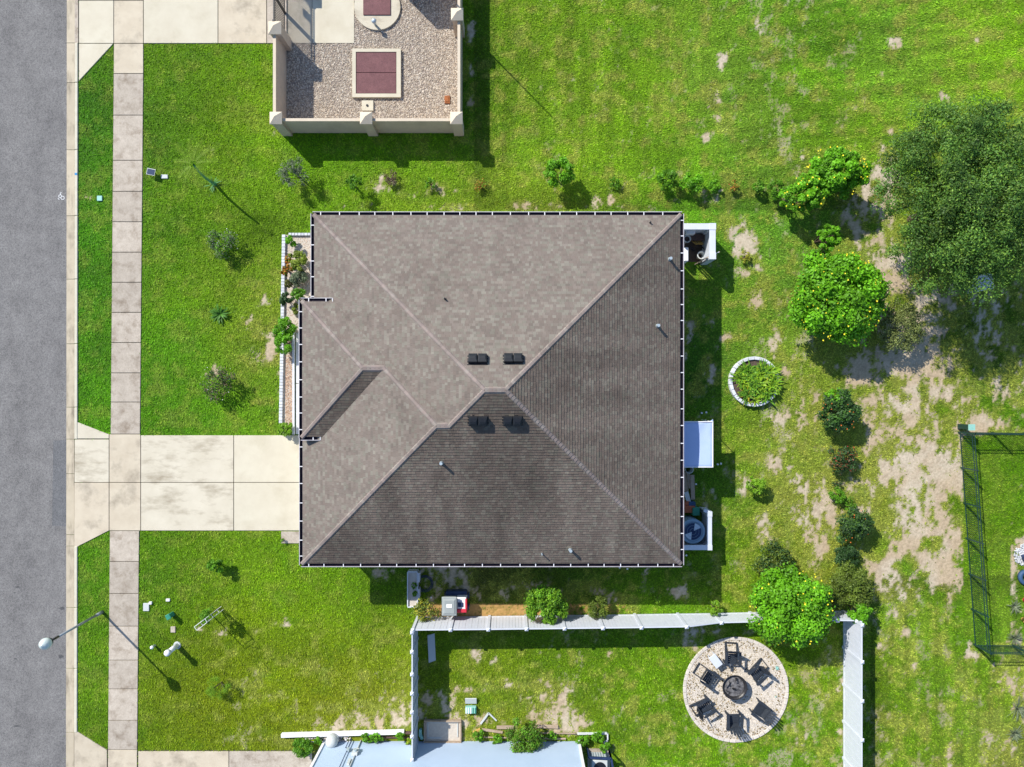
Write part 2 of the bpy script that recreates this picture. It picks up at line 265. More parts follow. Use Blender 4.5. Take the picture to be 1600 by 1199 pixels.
def ground_fields(px, py):
    w = np.zeros(px.shape); c = np.zeros(px.shape+(3,))
    wx = px+40*(fbm(px/60, py/60, 3, 3)-.5); wy = py+40*(fbm(px/60+50, py/60, 4, 3)-.5)
    for r in CPa:
        g = np.exp(-((wx-r[0])**2+(wy-r[1])**2)/(2*52.0**2))+1e-9; w += g; c += g[..., None]*r[2:]
    c = lin(np.maximum(c/w[..., None], 3))
    s = np.zeros(px.shape)
    sx = px+10*(fbm(px/9, py/9, 21, 3)-.5); sy = py+10*(fbm(px/9+30, py/9, 22, 3)-.5)
    for cx, cy, rx, ry, k in SOIL:
        if cy < 330: k *= .86
        m = (np.abs(px-cx) < rx*3.2+8) & (np.abs(py-cy) < ry*3.2+8)
        if m.any(): s[m] = np.maximum(s[m], 0)+k*np.exp(-((sx[m]-cx)/(rx*1.25))**2-((sy[m]-cy)/(ry*1.25))**2)
    s = .88*(1-np.exp(-1.5*s))
    for cx, cy, rx, ry in ISL:
        m = (np.abs(px-cx) < rx*3+8) & (np.abs(py-cy) < ry*3+8)
        if m.any(): s[m] = s[m]-.62*np.exp(-((sx[m]-cx)/(rx*1.15))**2-((sy[m]-cy)/(ry*1.15))**2)
    s = np.clip(s, 0, 1)
    n = fbm(px/7, py/13, 8, 4); n2 = fbm(px/3.2, py/3.2, 12, 3); nb = fbm(px/24, py/34, 15, 3)
    back = .06*sstep(780, 860, px)*(1-.7*sstep(1180, 1400, px)*sstep(320, 200, py))+.17*sstep(1130, 1200, px)*sstep(1360, 1320, px)+.08*sstep(1320, 1360, px)*sstep(330, 420, py)*sstep(1520, 1480, px)+.12*sstep(300, 420, px)*sstep(1000, 1120, py)
    back = back*(.3+1.4*nb)
    soil = sstep(.42, .70, np.maximum(s, back)+(n-.5)*1.45+(nb-.5)*.95+(n2-.5)*.75)*((s > .04) | (back > .05))
    soil = soil*np.where(s > .12, 1, .5)*np.where((px > 1505) & (px < 1578) & (py > 682) & (py < 1002), 0, 1)
    ground_fields.s = s
    mu = ((px > MULCH[0]) & (px < MULCH[2]) & (py > MULCH[1]+4*(n-.5)) & (py < MULCH[3]+2))
    mud = mu & ~((px > 860) & (n2+.25*(px-860)/120 > .62)); soil = np.where(mud, np.maximum(soil, .75+.25*(n2 > .45)), soil)
    return c, soil, mu, n, n2
def soil_color(px, py, mu, n, n2):
    a = np.array([.50, .39, .265]); b = np.array([.56, .475, .365]); d = np.array([.33, .25, .17])
    t = sstep(.3, .7, fbm(px/45, py/45, 31, 3))[..., None]; c = a*(1-t)+b*t
    u = sstep(.5, .75, n2)[..., None]*.55; c = c*(1-u)+d*u
    c = np.where(mu[..., None], np.array([.42, .25, .09])*(.75+.5*n2[..., None]), c)
    return c
def turf_color(c, px, py, n, n2):
    big = fbm(px/85, py/60, 41, 4)
    c = c*(.72+.56*big[..., None])
    reg = .45+.55*np.clip(sstep(560, 800, px)+sstep(950, 1050, py)*sstep(250, 400, px)+sstep(330, 420, px)*sstep(380, 450, py)*sstep(690, 640, py), 0, 1)
    reg = reg*np.where((px > 1505) & (py > 680) & (py < 1004), .3, 1)
    dry = sstep(.47, .74, fbm(px/19, py/17, 51, 5)+.30*(n2-.5)+.45*ground_fields.s+.06*sstep(1140, 1200, px)*sstep(350, 420, py))*.80*reg
    c = c*(1-dry[..., None])+dry[..., None]*lin((150, 158, 98))
    st = fbm(px/70+.3*fbm(px/50, py/50, 5, 2), (py+.12*px)/7.5, 95, 3)*sstep(1080, 1130, px)*sstep(330, 250, py)+fbm(px/10, py/90, 96, 3)*sstep(1130, 1080, px)*sstep(740, 800, px)*sstep(330, 280, py)+fbm(px/8, py/110, 97, 3)*sstep(1360, 1390, px)*sstep(900, 960, py)
    c = c*np.where(st > 0, .66+.68*st, 1.0)[..., None]
    lush = sstep(.56, .74, fbm(px/30+9, py/22, 81, 4))*.35
    c = c*(1-lush[..., None]*np.array([.45, .2, .3]))
    n3 = fbm(px/1.9, py/1.9, 71, 2)
    c = c*(.50+.62*n2[..., None]+.38*n3[..., None])
    return c
TG = .80*np.array([1.33, 1.35, .56])      # turf reflectance relative to its appearance in full sun
g0 = .115; xs = np.arange(-28.2, 28.3, g0); ys = np.arange(-21.6, 21.7, g0)
X, Y = np.meshgrid(xs, ys, indexing='ij'); PX = X/S+800; PY = 600-Y/S
c, soil, mu, n, n2 = ground_fields(PX, PY)
gc = turf_color(c, PX, PY, n, n2)*TG*.66; sc_ = soil_color(PX, PY, mu, n, n2)
gc = gc*(1-soil[..., None])+sc_*soil[..., None]
Z = -.012+.02*(fbm(PX/16, PY/16, 61, 3)-.5)
Z = np.where((np.abs(X) > 28) | (np.abs(Y) > 21.4), 0, Z)
nx, ny = X.shape; V = np.stack([X, Y, Z], -1).reshape(-1, 3); idx = np.arange(nx*ny).reshape(nx, ny)
F = np.stack([idx[:-1, :-1], idx[1:, :-1], idx[1:, 1:], idx[:-1, 1:]], -1).reshape(-1, 4)
# the sheet goes on to the horizon as a ring of large cells
far = 600.0; ex = [xs[0], xs[-1]]; ey = [ys[0], ys[-1]]
ring = np.array([(-far, -far, 0), (far, -far, 0), (far, far, 0), (-far, far, 0), (ex[0], ey[0], 0), (ex[1], ey[0], 0), (ex[1], ey[1], 0), (ex[0], ey[1], 0)])
nb = len(V); V = np.vstack([V, ring]); F = np.vstack([F, np.array([(0, 1, 5, 4), (1, 2, 6, 5), (2, 3, 7, 6), (3, 0, 4, 7)])+nb])
CC = np.vstack([gc.reshape(-1, 3), np.tile(lin((95, 135, 30))*.5, (8, 1))])
gr = npmesh('ground', V, F, M['ground'], color=CC, kind='structure')
gr.data.polygons.foreach_set('use_smooth', [True]*len(gr.data.polygons))
# ------------------------------------------------------------------ pavements, road, kerb
EXC = []       # places where no grass grows (grid units)
def slab(name, pts, m, parent, z0=-.05, z1=.03, gap=.5, bevel=.006):
    """one concrete slab; grid polygon shrunk a little so that the joints stay open"""
    cx = sum(p[0] for p in pts)/len(pts); cy = sum(p[1] for p in pts)/len(pts); q = []
    for x, y in pts:
        q.append((x+(gap if x < cx else -gap), y+(gap if y < cy else -gap)))
    EXC.append(pts); mb = MB(); mb.prism([G(*p)[:2] for p in q], z0, z1); return mb.build(name, m, parent, bevel=bevel)
# road
rd = MB(); rd.prism([G(-126, -700)[:2], G(105.5, -700)[:2], G(104, 600)[:2], G(102.5, 1900)[:2], G(-126, 1900)[:2]], -.06, .005)
road = tag(rd.build('road', M['asphalt']), kind='structure'); EXC.append([(-400, -100), (106, -100), (102.5, 1300), (-400, 1300)])
pt = MB(); pt.prism([G(*p)[:2] for p in ((83.5, 689), (104, 688), (103.6, 823), (81.5, 822))], -.01, .010)
tag(pt.build('road_patch', M['asphalt2']), kind='structure')
om = MB()
for cx, cy, a, b in ((27, 918, 5, 1.4), (26, 1135, 6, 1.6), (97, 951, 4, 2.4), (95, 1026, 4, 3), (24, 1030, 3, 1), (23, 927, 2, 1)):
    om.prism([G(cx+a*math.cos(t)*random.uniform(.6, 1.2), cy+b*math.sin(t)*random.uniform(.6, 1.2))[:2] for t in [i*PI/5 for i in range(10)]], -.006, .0145)
M['oil'] = mat('oil_spot', (.06, .06, .062), (.11, .11, .112), 12, .7)
tag(om.build('road_stain', M['oil']), kind='structure')
# painted survey marks at the road edge (a ring with strokes) and a blue dab
sm = MB(); c0 = G(98, 310, 0)
pr = [(2.6*S*math.cos(t), 2.6*S*math.sin(t)) for t in [i*PI/8 for i in range(16)]]
for i in range(16):
    a, b = pr[i], pr[(i+1) % 16]; sm.bar(c0+Vector((a[0], a[1], .008)), c0+Vector((b[0], b[1], .008)), .028, .006)
for (a, b) in (((96.5, 307.5), (94, 303)), ((94, 303), (96, 301.5)), ((94.5, 305), (91.5, 306.5)), ((95.5, 310), (91, 308)), ((90.5, 311), (93, 312.5))):
    sm.bar(G(*a, .008), G(*b, .008), .028, .006)
tag(sm.build('road_marking', M['paintw']), kind='structure')
EXC.append([(104, -60), (123.5, -60), (122.5, 300), (121.5, 700), (120.5, 1260), (103, 1260)])
kerb = struct('kerb')
ky = [-160, -60, 68, 130, 235, 338, 437, 538, 637, 687, 741, 836, 854, 950, 1045, 1145, 1260, 1380]
for i in range(len(ky)-1):
    a, b = ky[i], ky[i+1]; e = lambda y: 104.2-(y-600)*.0011
    low = (b <= 69) or (a >= 650 and b <= 856) or a >= 1140
    mb = MB(); slabw = 12.2
    mb.prism([G(e(a)-.3, a+.3)[:2], G(e(a)+slabw, a+.3)[:2], G(e(b)+slabw, b-.3)[:2], G(e(b)-.3, b-.3)[:2]], -.08, .012)
    mb.build('gutter_pan', M['kerb'], kerb, bevel=.005)
    if not low:
        mb = MB(); mb.prism([G(e(a)+slabw+.5, a+.3)[:2], G(e(a)+17.6, a+.3)[:2], G(e(b)+17.6, b-.3)[:2], G(e(b)+slabw+.5, b-.3)[:2]], -.08, .05)
        mb.build('kerb_stone', M['kerbtop'], kerb, bevel=.02)
bd = MB(); bd.box(G(119.6, 273, .053), (.12, .12, .008)); tag(bd.build('survey_dab', M['paintb']), 'blue painted survey dab on top of the kerb beside the street', 'paint mark')
# far side kerb
fk = MB(); fk.prism([G(-138, -700)[:2], G(-126.3, -700)[:2], G(-126.3, 1900)[:2], G(-138, 1900)[:2]], -.06, .1); fk.build('kerb_stone', M['kerbtop'], kerb)
# sidewalk
sw = struct('sidewalk')
sj = [-110, -60, 2, 69, 116, 181, 251.5, 300, 347.5, 395, 442, 489, 536, 583.5, 629, 679, 754.5, 830, 878, 928, 979, 1032, 1077, 1126, 1172, 1235, 1300]
wl = lambda y: 178.2-(y-69)*.0085 if y > 69 else 178.2
wr = lambda y: 225-(y-69)*.0090 if y > 69 else 224.5
jb = MB(); jb.prism([G(wl(-110)+.6, -110)[:2], G(wr(-110)-.6, -110)[:2], G(wr(1300)-.6, 1300)[:2], G(wl(1300)+.6, 1300)[:2]], -.05, -.005); jb.build('joint_bed', M['joint'], sw)
for i in range(len(sj)-1):
    a, b = sj[i], sj[i+1]; drive = (b <= 69) or (679 <= a < 830) or a >= 1172
    xa, xb, ra, rb = wl(a), wl(b), wr(a), wr(b)
    if 679 <= a < 830: xa = xb = 171; ra = rb = 220.3
    m = M['conc_w'] if drive or b <= 116 else M['conc_s']
    o = slab('slab', [(xa, a), (ra, a), (rb, b), (xb, b)], m, sw)
# driveways
def drive(name, bed, slabs):
    d = struct(name); mb = MB(); mb.prism([G(*p)[:2] for p in bed], -.05, -.006); mb.build('joint_bed', M['joint'], d)
    for pts, m in slabs: slab('slab', pts, M[m], d)
drive('driveway', [(117, 662), (171, 681), (500, 681), (500, 829), (171, 829), (122, 852), (117, 852)],
 [([(116.8, 687), (171, 687), (171, 754.5), (116.5, 754.5)], 'conc_d'), ([(117.5, 658.5), (171, 680), (171, 686.4), (116.9, 686.4)], 'conc_d'),
  ([(116.3, 754.5), (171, 754.5), (171, 830), (121, 855), (116, 855)], 'conc_w'),
  ([(220.3, 680.5), (365.5, 680.5), (365.5, 754.5), (220.3, 754.5)], 'conc_d'), ([(220.3, 754.5), (365.5, 754.5), (365.5, 830), (220.3, 830)], 'conc_d'),
  ([(365.5, 680.5), (500, 680.5), (500, 754.5), (365.5, 754.5)], 'conc_y'), ([(365.5, 754.5), (500, 754.5), (500, 830), (365.5, 830)], 'conc_y')])
drive('north_driveway', [(117, -60), (482, -60), (482, 69), (171, 69), (124, 124), (117, 124)],
 [([(123.5, 2), (178.2, 2), (178.2, 69), (123.5, 69)], 'conc_y'), ([(123.5, -80), (178.2, -80), (178.2, 2), (123.5, 2)], 'conc_y'), ([(116.6, -80), (123.2, -80), (123.2, 69), (116.6, 69)], 'conc_s'),
  ([(123.5, 69), (177.5, 69), (123.5, 127.5)], 'conc_y'), ([(224.5, -80), (341, -80), (341, 69), (224.5, 69)], 'conc_y'), ([(341, -80), (417, -80), (417, 69), (341, 69)], 'conc_w'),
  ([(417, -80), (449, -80), (449, 69), (417, 69)], 'conc_s'), ([(449, -80), (488, -80), (488, 69), (449, 69)], 'conc_w'), ([(488, -80), (554, -80), (554, 69), (488, 69)], 'conc_y')])
drive('south_driveway', [(116, 1143), (171, 1173), (505, 1173), (505, 1260), (116, 1260)],
 [([(116, 1142), (119, 1142), (168, 1172), (168, 1260), (116, 1260)], 'conc_w'), ([(216, 1174), (358, 1174), (358, 1260), (216, 1260)], 'conc_w'), ([(358, 1174), (488, 1174), (488, 1260), (358, 1260)], 'conc_s')])
pad = struct('garage_side_pad'); slab('slab', [(439, 830.6), (500, 830.6), (500, 850), (439, 850)], M['conc_s'], pad)
EXC.append([(483, 345), (1045, 345), (1045, 860), (497, 860), (492, 690), (483, 690)])
EXC.append([(446, -50), (726, -50), (726, 207), (446, 207)])
# ------------------------------------------------------------------ the house
ZE = 3.15; KE = S*(1-ZE/H)
def E(u, v, h=0.0):         # roof plan units at eave level; h = rise in the same units / 2
    return Vector(((u-800)*KE, -(v-600)*KE, ZE+.5*h*KE))
house = thing('house', 'large house with taupe shingled hip roof and white gutters in the middle of the plot', 'house', (E(778, 609).x, E(778, 609).y, 0))
wall = MB(); ins = 15
wall.prism([tuple(E(*p))[:2] for p in ((491+ins, 337+ins), (1063-ins, 337+ins), (1063-ins, 881-ins), (473+ins, 881-ins), (473+ins, 690), (491+ins, 690))], -.1, 2.95)
wl_o = wall.build('wall', M['wallp'], house)
sof = MB(); sof.prism([tuple(E(*p))[:2] for p in ((491, 337), (1063, 337), (1063, 881), (473, 881), (473, 662), (478, 662), (478, 475), (491, 475))], 2.95, 3.09); sof.build('soffit', M['white'], house)
gd = MB(); gx = E(473+ins, 0).x
gd.box((gx-.02, E(0, 780).y, 1.1), (.05, 4.6, 2.2)); g = gd.build('garage_door', M['white'], house)
for i in range(4): a = MB(); a.box((gx-.05, E(0, 780).y, .3+.53*i), (.03, 4.5, .48)); a.build('door_panel', M['white'], g, bevel=.01)
for (wx, wy, ww) in ((E(491+ins, 0).x-.02, E(0, 410).y, 1.6),):
    a = MB(); a.box((wx, wy, 1.6), (.06, ww, 1.2)); w = a.build('window', M['window'], house)
    a = MB()
    for s_ in (-1, 1): a.box((wx-.03, wy+s_*ww/2, 1.6), (.06, .07, 1.3)); a.box((wx-.03, wy, 1.6+s_*.62), (.06, ww, .07))
    a.build('frame', M['white'], w)
PN = {}   # roof planes: name -> (height function, convex pieces, downslope dir in plan units)
HN = lambda u, v: v-337; HW = lambda u, v: u-491; HE = lambda u, v: 1063-u; HS = lambda u, v: 881-v
HWg = lambda u, v: u-473; HNg = lambda u, v: v-438; HWb = lambda u, v: u-442; HSb = lambda u, v: 717.7-v
planes = [
 (HN, (0, -1), [[(491,337),(1063,337),(791,609),(763,609)]]),
 (HE, (1, 0), [[(1063,337),(1063,881),(791,609)]]),
 (HS, (0, 1), [[(712.5,659.5),(763,609),(791,609),(1063,881),(712.5,881)], [(473,881),(694.5,659.5),(712.5,659.5),(712.5,881)]]),
 (HW, (-1, 0), [[(491,337),(527,373),(527,474),(491,474)], [(527,373),(763,609),(712.5,659.5),(527,474)]]),
 (HNg, (0, -1), [[(478,474),(527,474),(613,560),(613,578),(582,578)], [(613,560),(712.5,659.5),(694.5,659.5),(613,578)]]),
 (HWb, (-1, 0), [[(478,474),(582,578),(478,682)]]),
 (HSb, (0, 1), [[(478,681.7),(582,578),(613,578),(509,681.7)]]),
 (HWg, (-1, 0), [[(473,662),(509,662),(509,682),(473,682)], [(473,682),(509,682),(509,845),(473,881)], [(509,682),(613,578),(694.5,659.5),(509,845)]])]
deck = MB()
for hf, dn, pieces in planes:
    for pc in pieces:
        top = [E(u, v, hf(u, v)) for u, v in pc]; n_ = len(pc)
        deck.add(top, [tuple(range(n_))])
roof = deck.build('roof', M['roofdeck'], house)
TAUPE = np.array([(.205, .184, .172), (.192, .172, .160), (.220, .202, .186), (.204, .200, .180), (.198, .174, .162), (.235, .228, .208), (.182, .164, .154)])
def shingle_plane(hf, dn, pieces):
    expo = .135; tw = .17; th = .024; up2 = Vector((-dn[0], dn[1], 0))       # upslope in world plan (v runs downwards)
    nrm = (Vector((up2.x, up2.y, .5))).normalized(); upv = nrm; side = Vector((up2.y, -up2.x, 0)).normalized()
    slope_n = side.cross(upv).normalized()
    if slope_n.z < 0: slope_n = -slope_n
    bm = bmesh.new(); cl = bm.verts.layers.float_color.new('Col')
    for pc in pieces:
        b = bmesh.new(); bc = b.verts.layers.float_color.new('Col')
        P = [E(u, v, hf(u, v)) for u, v in pc]; o0 = E(pc[0][0], pc[0][1], hf(*pc[0]))
        org = Vector((0, 0, ZE-(Vector((0, 0, 0))-E(*((1063, 0) if dn[0] == 1 else (0, 0)), 0)).z*0))
        # coordinates along the plane measured from a shared origin so that courses run through
        base = E(800, 600, hf(800, 600))
        ps = [((p-base).dot(upv), (p-base).dot(side)) for p in P]
        a0 = min(p[0] for p in ps); a1 = max(p[0] for p in ps); s0 = min(p[1] for p in ps); s1 = max(p[1] for p in ps)
        i0 = int(math.floor(a0/expo))-1; i1 = int(math.ceil(a1/expo))+1
        for i in range(i0, i1):
            rr = random.Random(i*7919+int(dn[0]*31+dn[1]*57)); t = math.floor(s0/tw)*tw-rr.random()*tw
            while t < s1+tw:
                w = tw*rr.choice((.5, .7, 1, 1, 1.3)); a = i*expo
                k = th*rr.uniform(.8, 1.25)
                v0 = base+upv*a+side*t; v1 = base+upv*a+side*(t+w-.004); v2 = base+upv*(a+expo+.012)+side*(t+w-.004); v3 = base+upv*(a+expo+.012)+side*t
                q = [v0+slope_n*k, v1+slope_n*k, v2+slope_n*.004, v3+slope_n*.004, v0, v1]
                bv = [b.verts.new(x) for x in q]; c_ = TAUPE[rr.randrange(len(TAUPE))]*rr.uniform(.92, 1.06)*np.array([1.03, .975, .91])
                if dn in ((0, 1), (1, 0)):       # algae streaks plus painted-in shade of the slopes turned from the sun
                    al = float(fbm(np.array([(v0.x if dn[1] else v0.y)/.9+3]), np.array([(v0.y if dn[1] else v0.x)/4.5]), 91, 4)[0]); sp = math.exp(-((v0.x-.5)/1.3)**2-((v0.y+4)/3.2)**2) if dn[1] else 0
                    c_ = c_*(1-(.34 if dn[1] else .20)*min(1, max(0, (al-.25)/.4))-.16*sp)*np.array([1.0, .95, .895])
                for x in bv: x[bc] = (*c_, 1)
                b.faces.new((bv[0], bv[1], bv[2], bv[3])); b.faces.new((bv[4], bv[5], bv[1], bv[0]))
                t += w
        n_ = len(pc); cen = sum(P, Vector())/n_
        for k_ in range(n_):
            p, q = P[k_], P[(k_+1) % n_]; e = q-p; no = Vector((e.y, -e.x, 0)).normalized()
            if (cen-p).dot(no) > 0: no = -no
            bmesh.ops.bisect_plane(b, geom=b.verts[:]+b.edges[:]+b.faces[:], plane_co=p, plane_no=no, clear_outer=True)
        b.normal_update()
        for f_ in b.faces:
            if (f_.normal.z if abs(f_.normal.dot(slope_n)) > .7 else -f_.normal.dot(upv)) < 0: f_.normal_flip()
        me = bpy.data.meshes.new('t'); b.to_mesh(me); b.free(); bm.from_mesh(me); bpy.data.meshes.remove(me)
    off = wloc(roof)
    for v in bm.verts: v.co -= off
    me = bpy.data.meshes.new('shingles'); bm.to_mesh(me); bm.free(); me.materials.append(M['shingle'])
    o = bpy.data.objects.new('shingles', me); COL.objects.link(o); o.parent = roof; o['kind'] = 'stuff'
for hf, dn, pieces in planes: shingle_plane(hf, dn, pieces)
# ridge and hip caps: overlapping folded pieces climbing to the top
def caps(a, ha, fa, b, hb, fb, n0=Vector((0, 0, 1))):
    pass
def capline(p, q, sl, sr):
    """p low, q high (world). sl / sr: unit vectors running down the two sides"""
    d = (q-p); L = d.length; d.normalize(); nn = max(1, int(L/.165))
    V_ = []; F_ = []; C_ = []
    if (sr-sl).cross(d).z < 0: sl, sr = sr, sl
    for i in range(nn):
        a = p+d*(L*i/nn); b = p+d*(L*(i+1)/nn+.02); wdt = .17; up = Vector((0, 0, 1))
        lo, hi = .042, .024
        def sec(p, k): return [p+sl*wdt+up*k*.4, p+sl*.085+up*(k+.020), p+sr*.085+up*(k+.020), p+sr*wdt+up*k*.4]
        q8 = sec(a, lo)+sec(b, hi)+[a+sl*wdt-up*.02, a+sr*wdt-up*.02]
        n1 = len(V_); V_ += [tuple(x) for x in q8]
        F_ += [tuple(n1+j for j in f) for f in ((0, 1, 5, 4), (1, 2, 6, 5), (2, 3, 7, 6), (8, 9, 2, 1), (8, 1, 0, 8), (9, 3, 2, 9))][:4]
        c_ = np.array(random.choice([(.275, .225, .203), (.25, .21, .19), (.285, .248, .222), (.26, .215, .198)]))*random.uniform(.9, 1.08); C_ += [c_]*10
    o = npmesh('ridge_shingles', np.array(V_), np.array(F_), M['shingle'], roof, np.array(C_), 'stuff')
def dvec(dn): v = Vector((dn[0], -dn[1], -.5)); return v.normalized()
dN, dE, dS, dW = dvec((0, -1)), dvec((1, 0)), dvec((0, 1)), dvec((-1, 0))
for a, ha, b, hb, l_, r_ in (
    ((491, 337), HN, (763, 609), HN, dN, dW), ((1063, 337), HN, (791, 609), HN, dN, dE), ((1063, 881), HS, (791, 609), HS, dE, dS),
    ((712.5, 659.5), HS, (763, 609), HS, dW, dS), ((473, 881), HS, (694.5, 659.5), HS, dW, dS), ((694.5, 659.5), HS, (712.5, 659.5), HS, dN, dS),
    ((613, 578), HNg, (694.5, 659.5), HNg, dN, dW), ((582, 578), HNg, (613, 578), HNg, dN, dS), ((478, 474), HNg, (582, 578), HNg, dN, dW),
    ((478, 681.7), HSb, (582, 578), HSb, dW, dS), ((763, 609), HN, (791, 609), HN, dN, dS)):
    capline(E(*a, ha(*a)), E(*b, hb(*b)), l_, r_)
# gutters with hangers
def gutter(a, b, out, h0=0.0, hang=28.0, z=0):
    A = E(*a, h0); B = E(*b, h0); A.z -= .03; B.z -= .03; d = (B-A).normalized(); o = Vector((out[0], -out[1], 0)); w = .17; dp = .11
    def strip(s0, s1, z0, z1):
        m = MB(); q = [A+o*s0, A+o*s1, B+o*s1, B+o*s0]; m.add([Vector((p.x, p.y, A.z+z0)) for p in q]+[Vector((p.x, p.y, A.z+z1)) for p in q], [(0, 1, 2, 3), (7, 6, 5, 4), (0, 4, 5, 1), (1, 5, 6, 2), (2, 6, 7, 3), (3, 7, 4, 0)]); return m
    m = strip(w-.022, w+.003, -dp, 0.010); g_ = m.build('gutter', M['gutterw'], house)
    strip(.005, w-.032, -dp, -dp+.02).build('gutter_floor', M['gutter_in'], g_); strip(w-.031, w-.0225, -dp, .006).build('gutter_shade_strip', M['gutter_in'], g_)  # trough shade painted in along with sediment; the thin inner strip is added
    strip(-.012, .003, -dp-.05, -.015).build('fascia', M['wood_d'], g_)
    L = (B-A).length; t = random.uniform(.3, .6)
    while t < L-.1:
        p = A+d*t; m = MB(); m.bar(p+o*.0+Vector((0, 0, .006)), p+o*(w-.022)+Vector((0, 0, .006)), .038, .008); m.build('hanger', M['white'], g_)
        t += random.uniform(.70, .92)
gutter((488, 337), (1066, 337), (0, -1)); gutter((1063, 334), (1063, 884), (1, 0)); gutter((470, 881), (1066, 881), (0, 1))
gutter((491, 334), (491, 473), (-1, 0)); gutter((473, 660), (473, 884), (-1, 0))
gutter((475, 474), (524, 474), (0, -1), 36); gutter((478, 471), (478, 684), (-1, 0), 36); gutter((475, 681.7), (505, 681.7), (0, 1), 36)
for (u, v) in ((524.5, 474), (505.5, 681.7)):
    cw = MB(); q = E(u, v, 36); cw.box((q.x, q.y+(.07 if v < 500 else -.07), q.z-.05), (.03, .15, .12)); cw.build('gutter_end', M['white'], house)
# raised front bay under the small hip: cheek walls
ck = MB(); ck.prism([tuple(E(*p))[:2] for p in ((486, 482), (500, 482), (500, 674), (486, 674))], 2.9, 3.6); ck.build('bay_wall', M['wallp'], house)
EXn = Vector((0, 0, 1))
def roofpt(px, py, hf):      # find the point of the roof plane seen at grid point px, py
    z = 4.0
    for _ in range(30):
        u = 800+(px-800)*(1-z/H)/(1-ZE/H); v = 600+(py-600)*(1-z/H)/(1-ZE/H); z = ZE+.5*hf(u, v)*KE
    return E(u, v, hf(u, v))
# box vents (two joined hoods each)
for px, py, hf, sgn in ((746.5, 563, HN, 1), (802, 562.5, HN, 1), (747, 657, HS, -1), (801, 657, HS, -1)):
    p = roofpt(px, py, hf); v_ = thing('roof_vent', None, None, p-wloc(roof)); v_.parent = roof
    del_ = [k for k in v_.keys()]
    tilt = Matrix.Rotation(-sgn*math.atan(.5)*-1, 3, 'X')
    for s_ in (-1, 1):
        m = MB(); c0 = wloc(v_)
        T = Matrix.Rotation(math.atan(.5)*(-1 if sgn > 0 else 1), 3, 'X')
        hoodz = .20
        vs = []
        for (x, y, z) in ((-.19, -.2, 0), (.19, -.2, 0), (.19, .2, 0), (-.19, .2, 0), (-.18, -.19, hoodz), (.18, -.19, hoodz), (.18, .19, hoodz), (-.18, .19, hoodz), (-.12, -.05, hoodz+.04), (.12, -.05, hoodz+.04), (.12, .05, hoodz+.04), (-.12, .05, hoodz+.04)):
            vs.append(T @ Vector((x+s_*.195, y, z))+c0)
        m.add(vs, [(0, 1, 5, 4), (1, 2, 6, 5), (2, 3, 7, 6), (3, 0, 4, 7), (4, 5, 9, 8), (5, 6, 10, 9), (6, 7, 11, 10), (7, 4, 8, 11), (8, 9, 10, 11)])
        m.build('vent_hood', M['ventblk'], v_)
    m = MB(); m.box(c0+T @ Vector((0, 0, .012)), (.86, .50, .012), M=T); m.build('flashing', M['ventblk'], v_)
for px, py, hf, r_, h_, mm in ((1046, 406, HE, .062, .28, 'galv'), (1027, 510, HE, .062, .28, 'galv'), (690, 724, HS, .058, .28, 'galv'), (891, 859.5, HS, .062, .28, 'galv'), (695.5, 468, HN, .035, .22, 'black'), (1015.5, 349, HN, .03, .2, 'black'), (846.5, 865.5, HS, .028, .25, 'galv')):
    p = roofpt(px, py, hf); m = MB(); m.tube(p-EXn*.05, p+EXn*h_, r_, n=12)
    if r_ > .05: m.tube(p+EXn*(h_-.03), p+EXn*(h_+.03), r_*1.12, n=12)
    m.lathe(p, [(r_*1.5, 0.03), (r_*1.05, .10)], 12, False)
    m.build('vent_pipe', M[mm], roof)
# downpipe beside the garage
dpm = MB(); q = E(473, 662); dpm.box((q.x-.07, q.y-.1, 1.5), (.08, .1, 2.9)); dpm.build('downpipe', M['white'], house)
# entrance path and step in front of the bay
path = struct('front_path')
slab('slab', [(462, 521), (505, 521), (505, 600), (462, 600)], M['white'], path); slab('slab', [(462, 600), (505, 600), (505, 679.5), (462, 679.5)], M['white'], path)
ped = MB(); ped.box(G(459.5, 600, .05), (.10, 159*S, .14)); EXC.append([(445, 366), (505, 366), (505, 682), (442, 682)]); ped.build('path_edging', M['brick'], path)
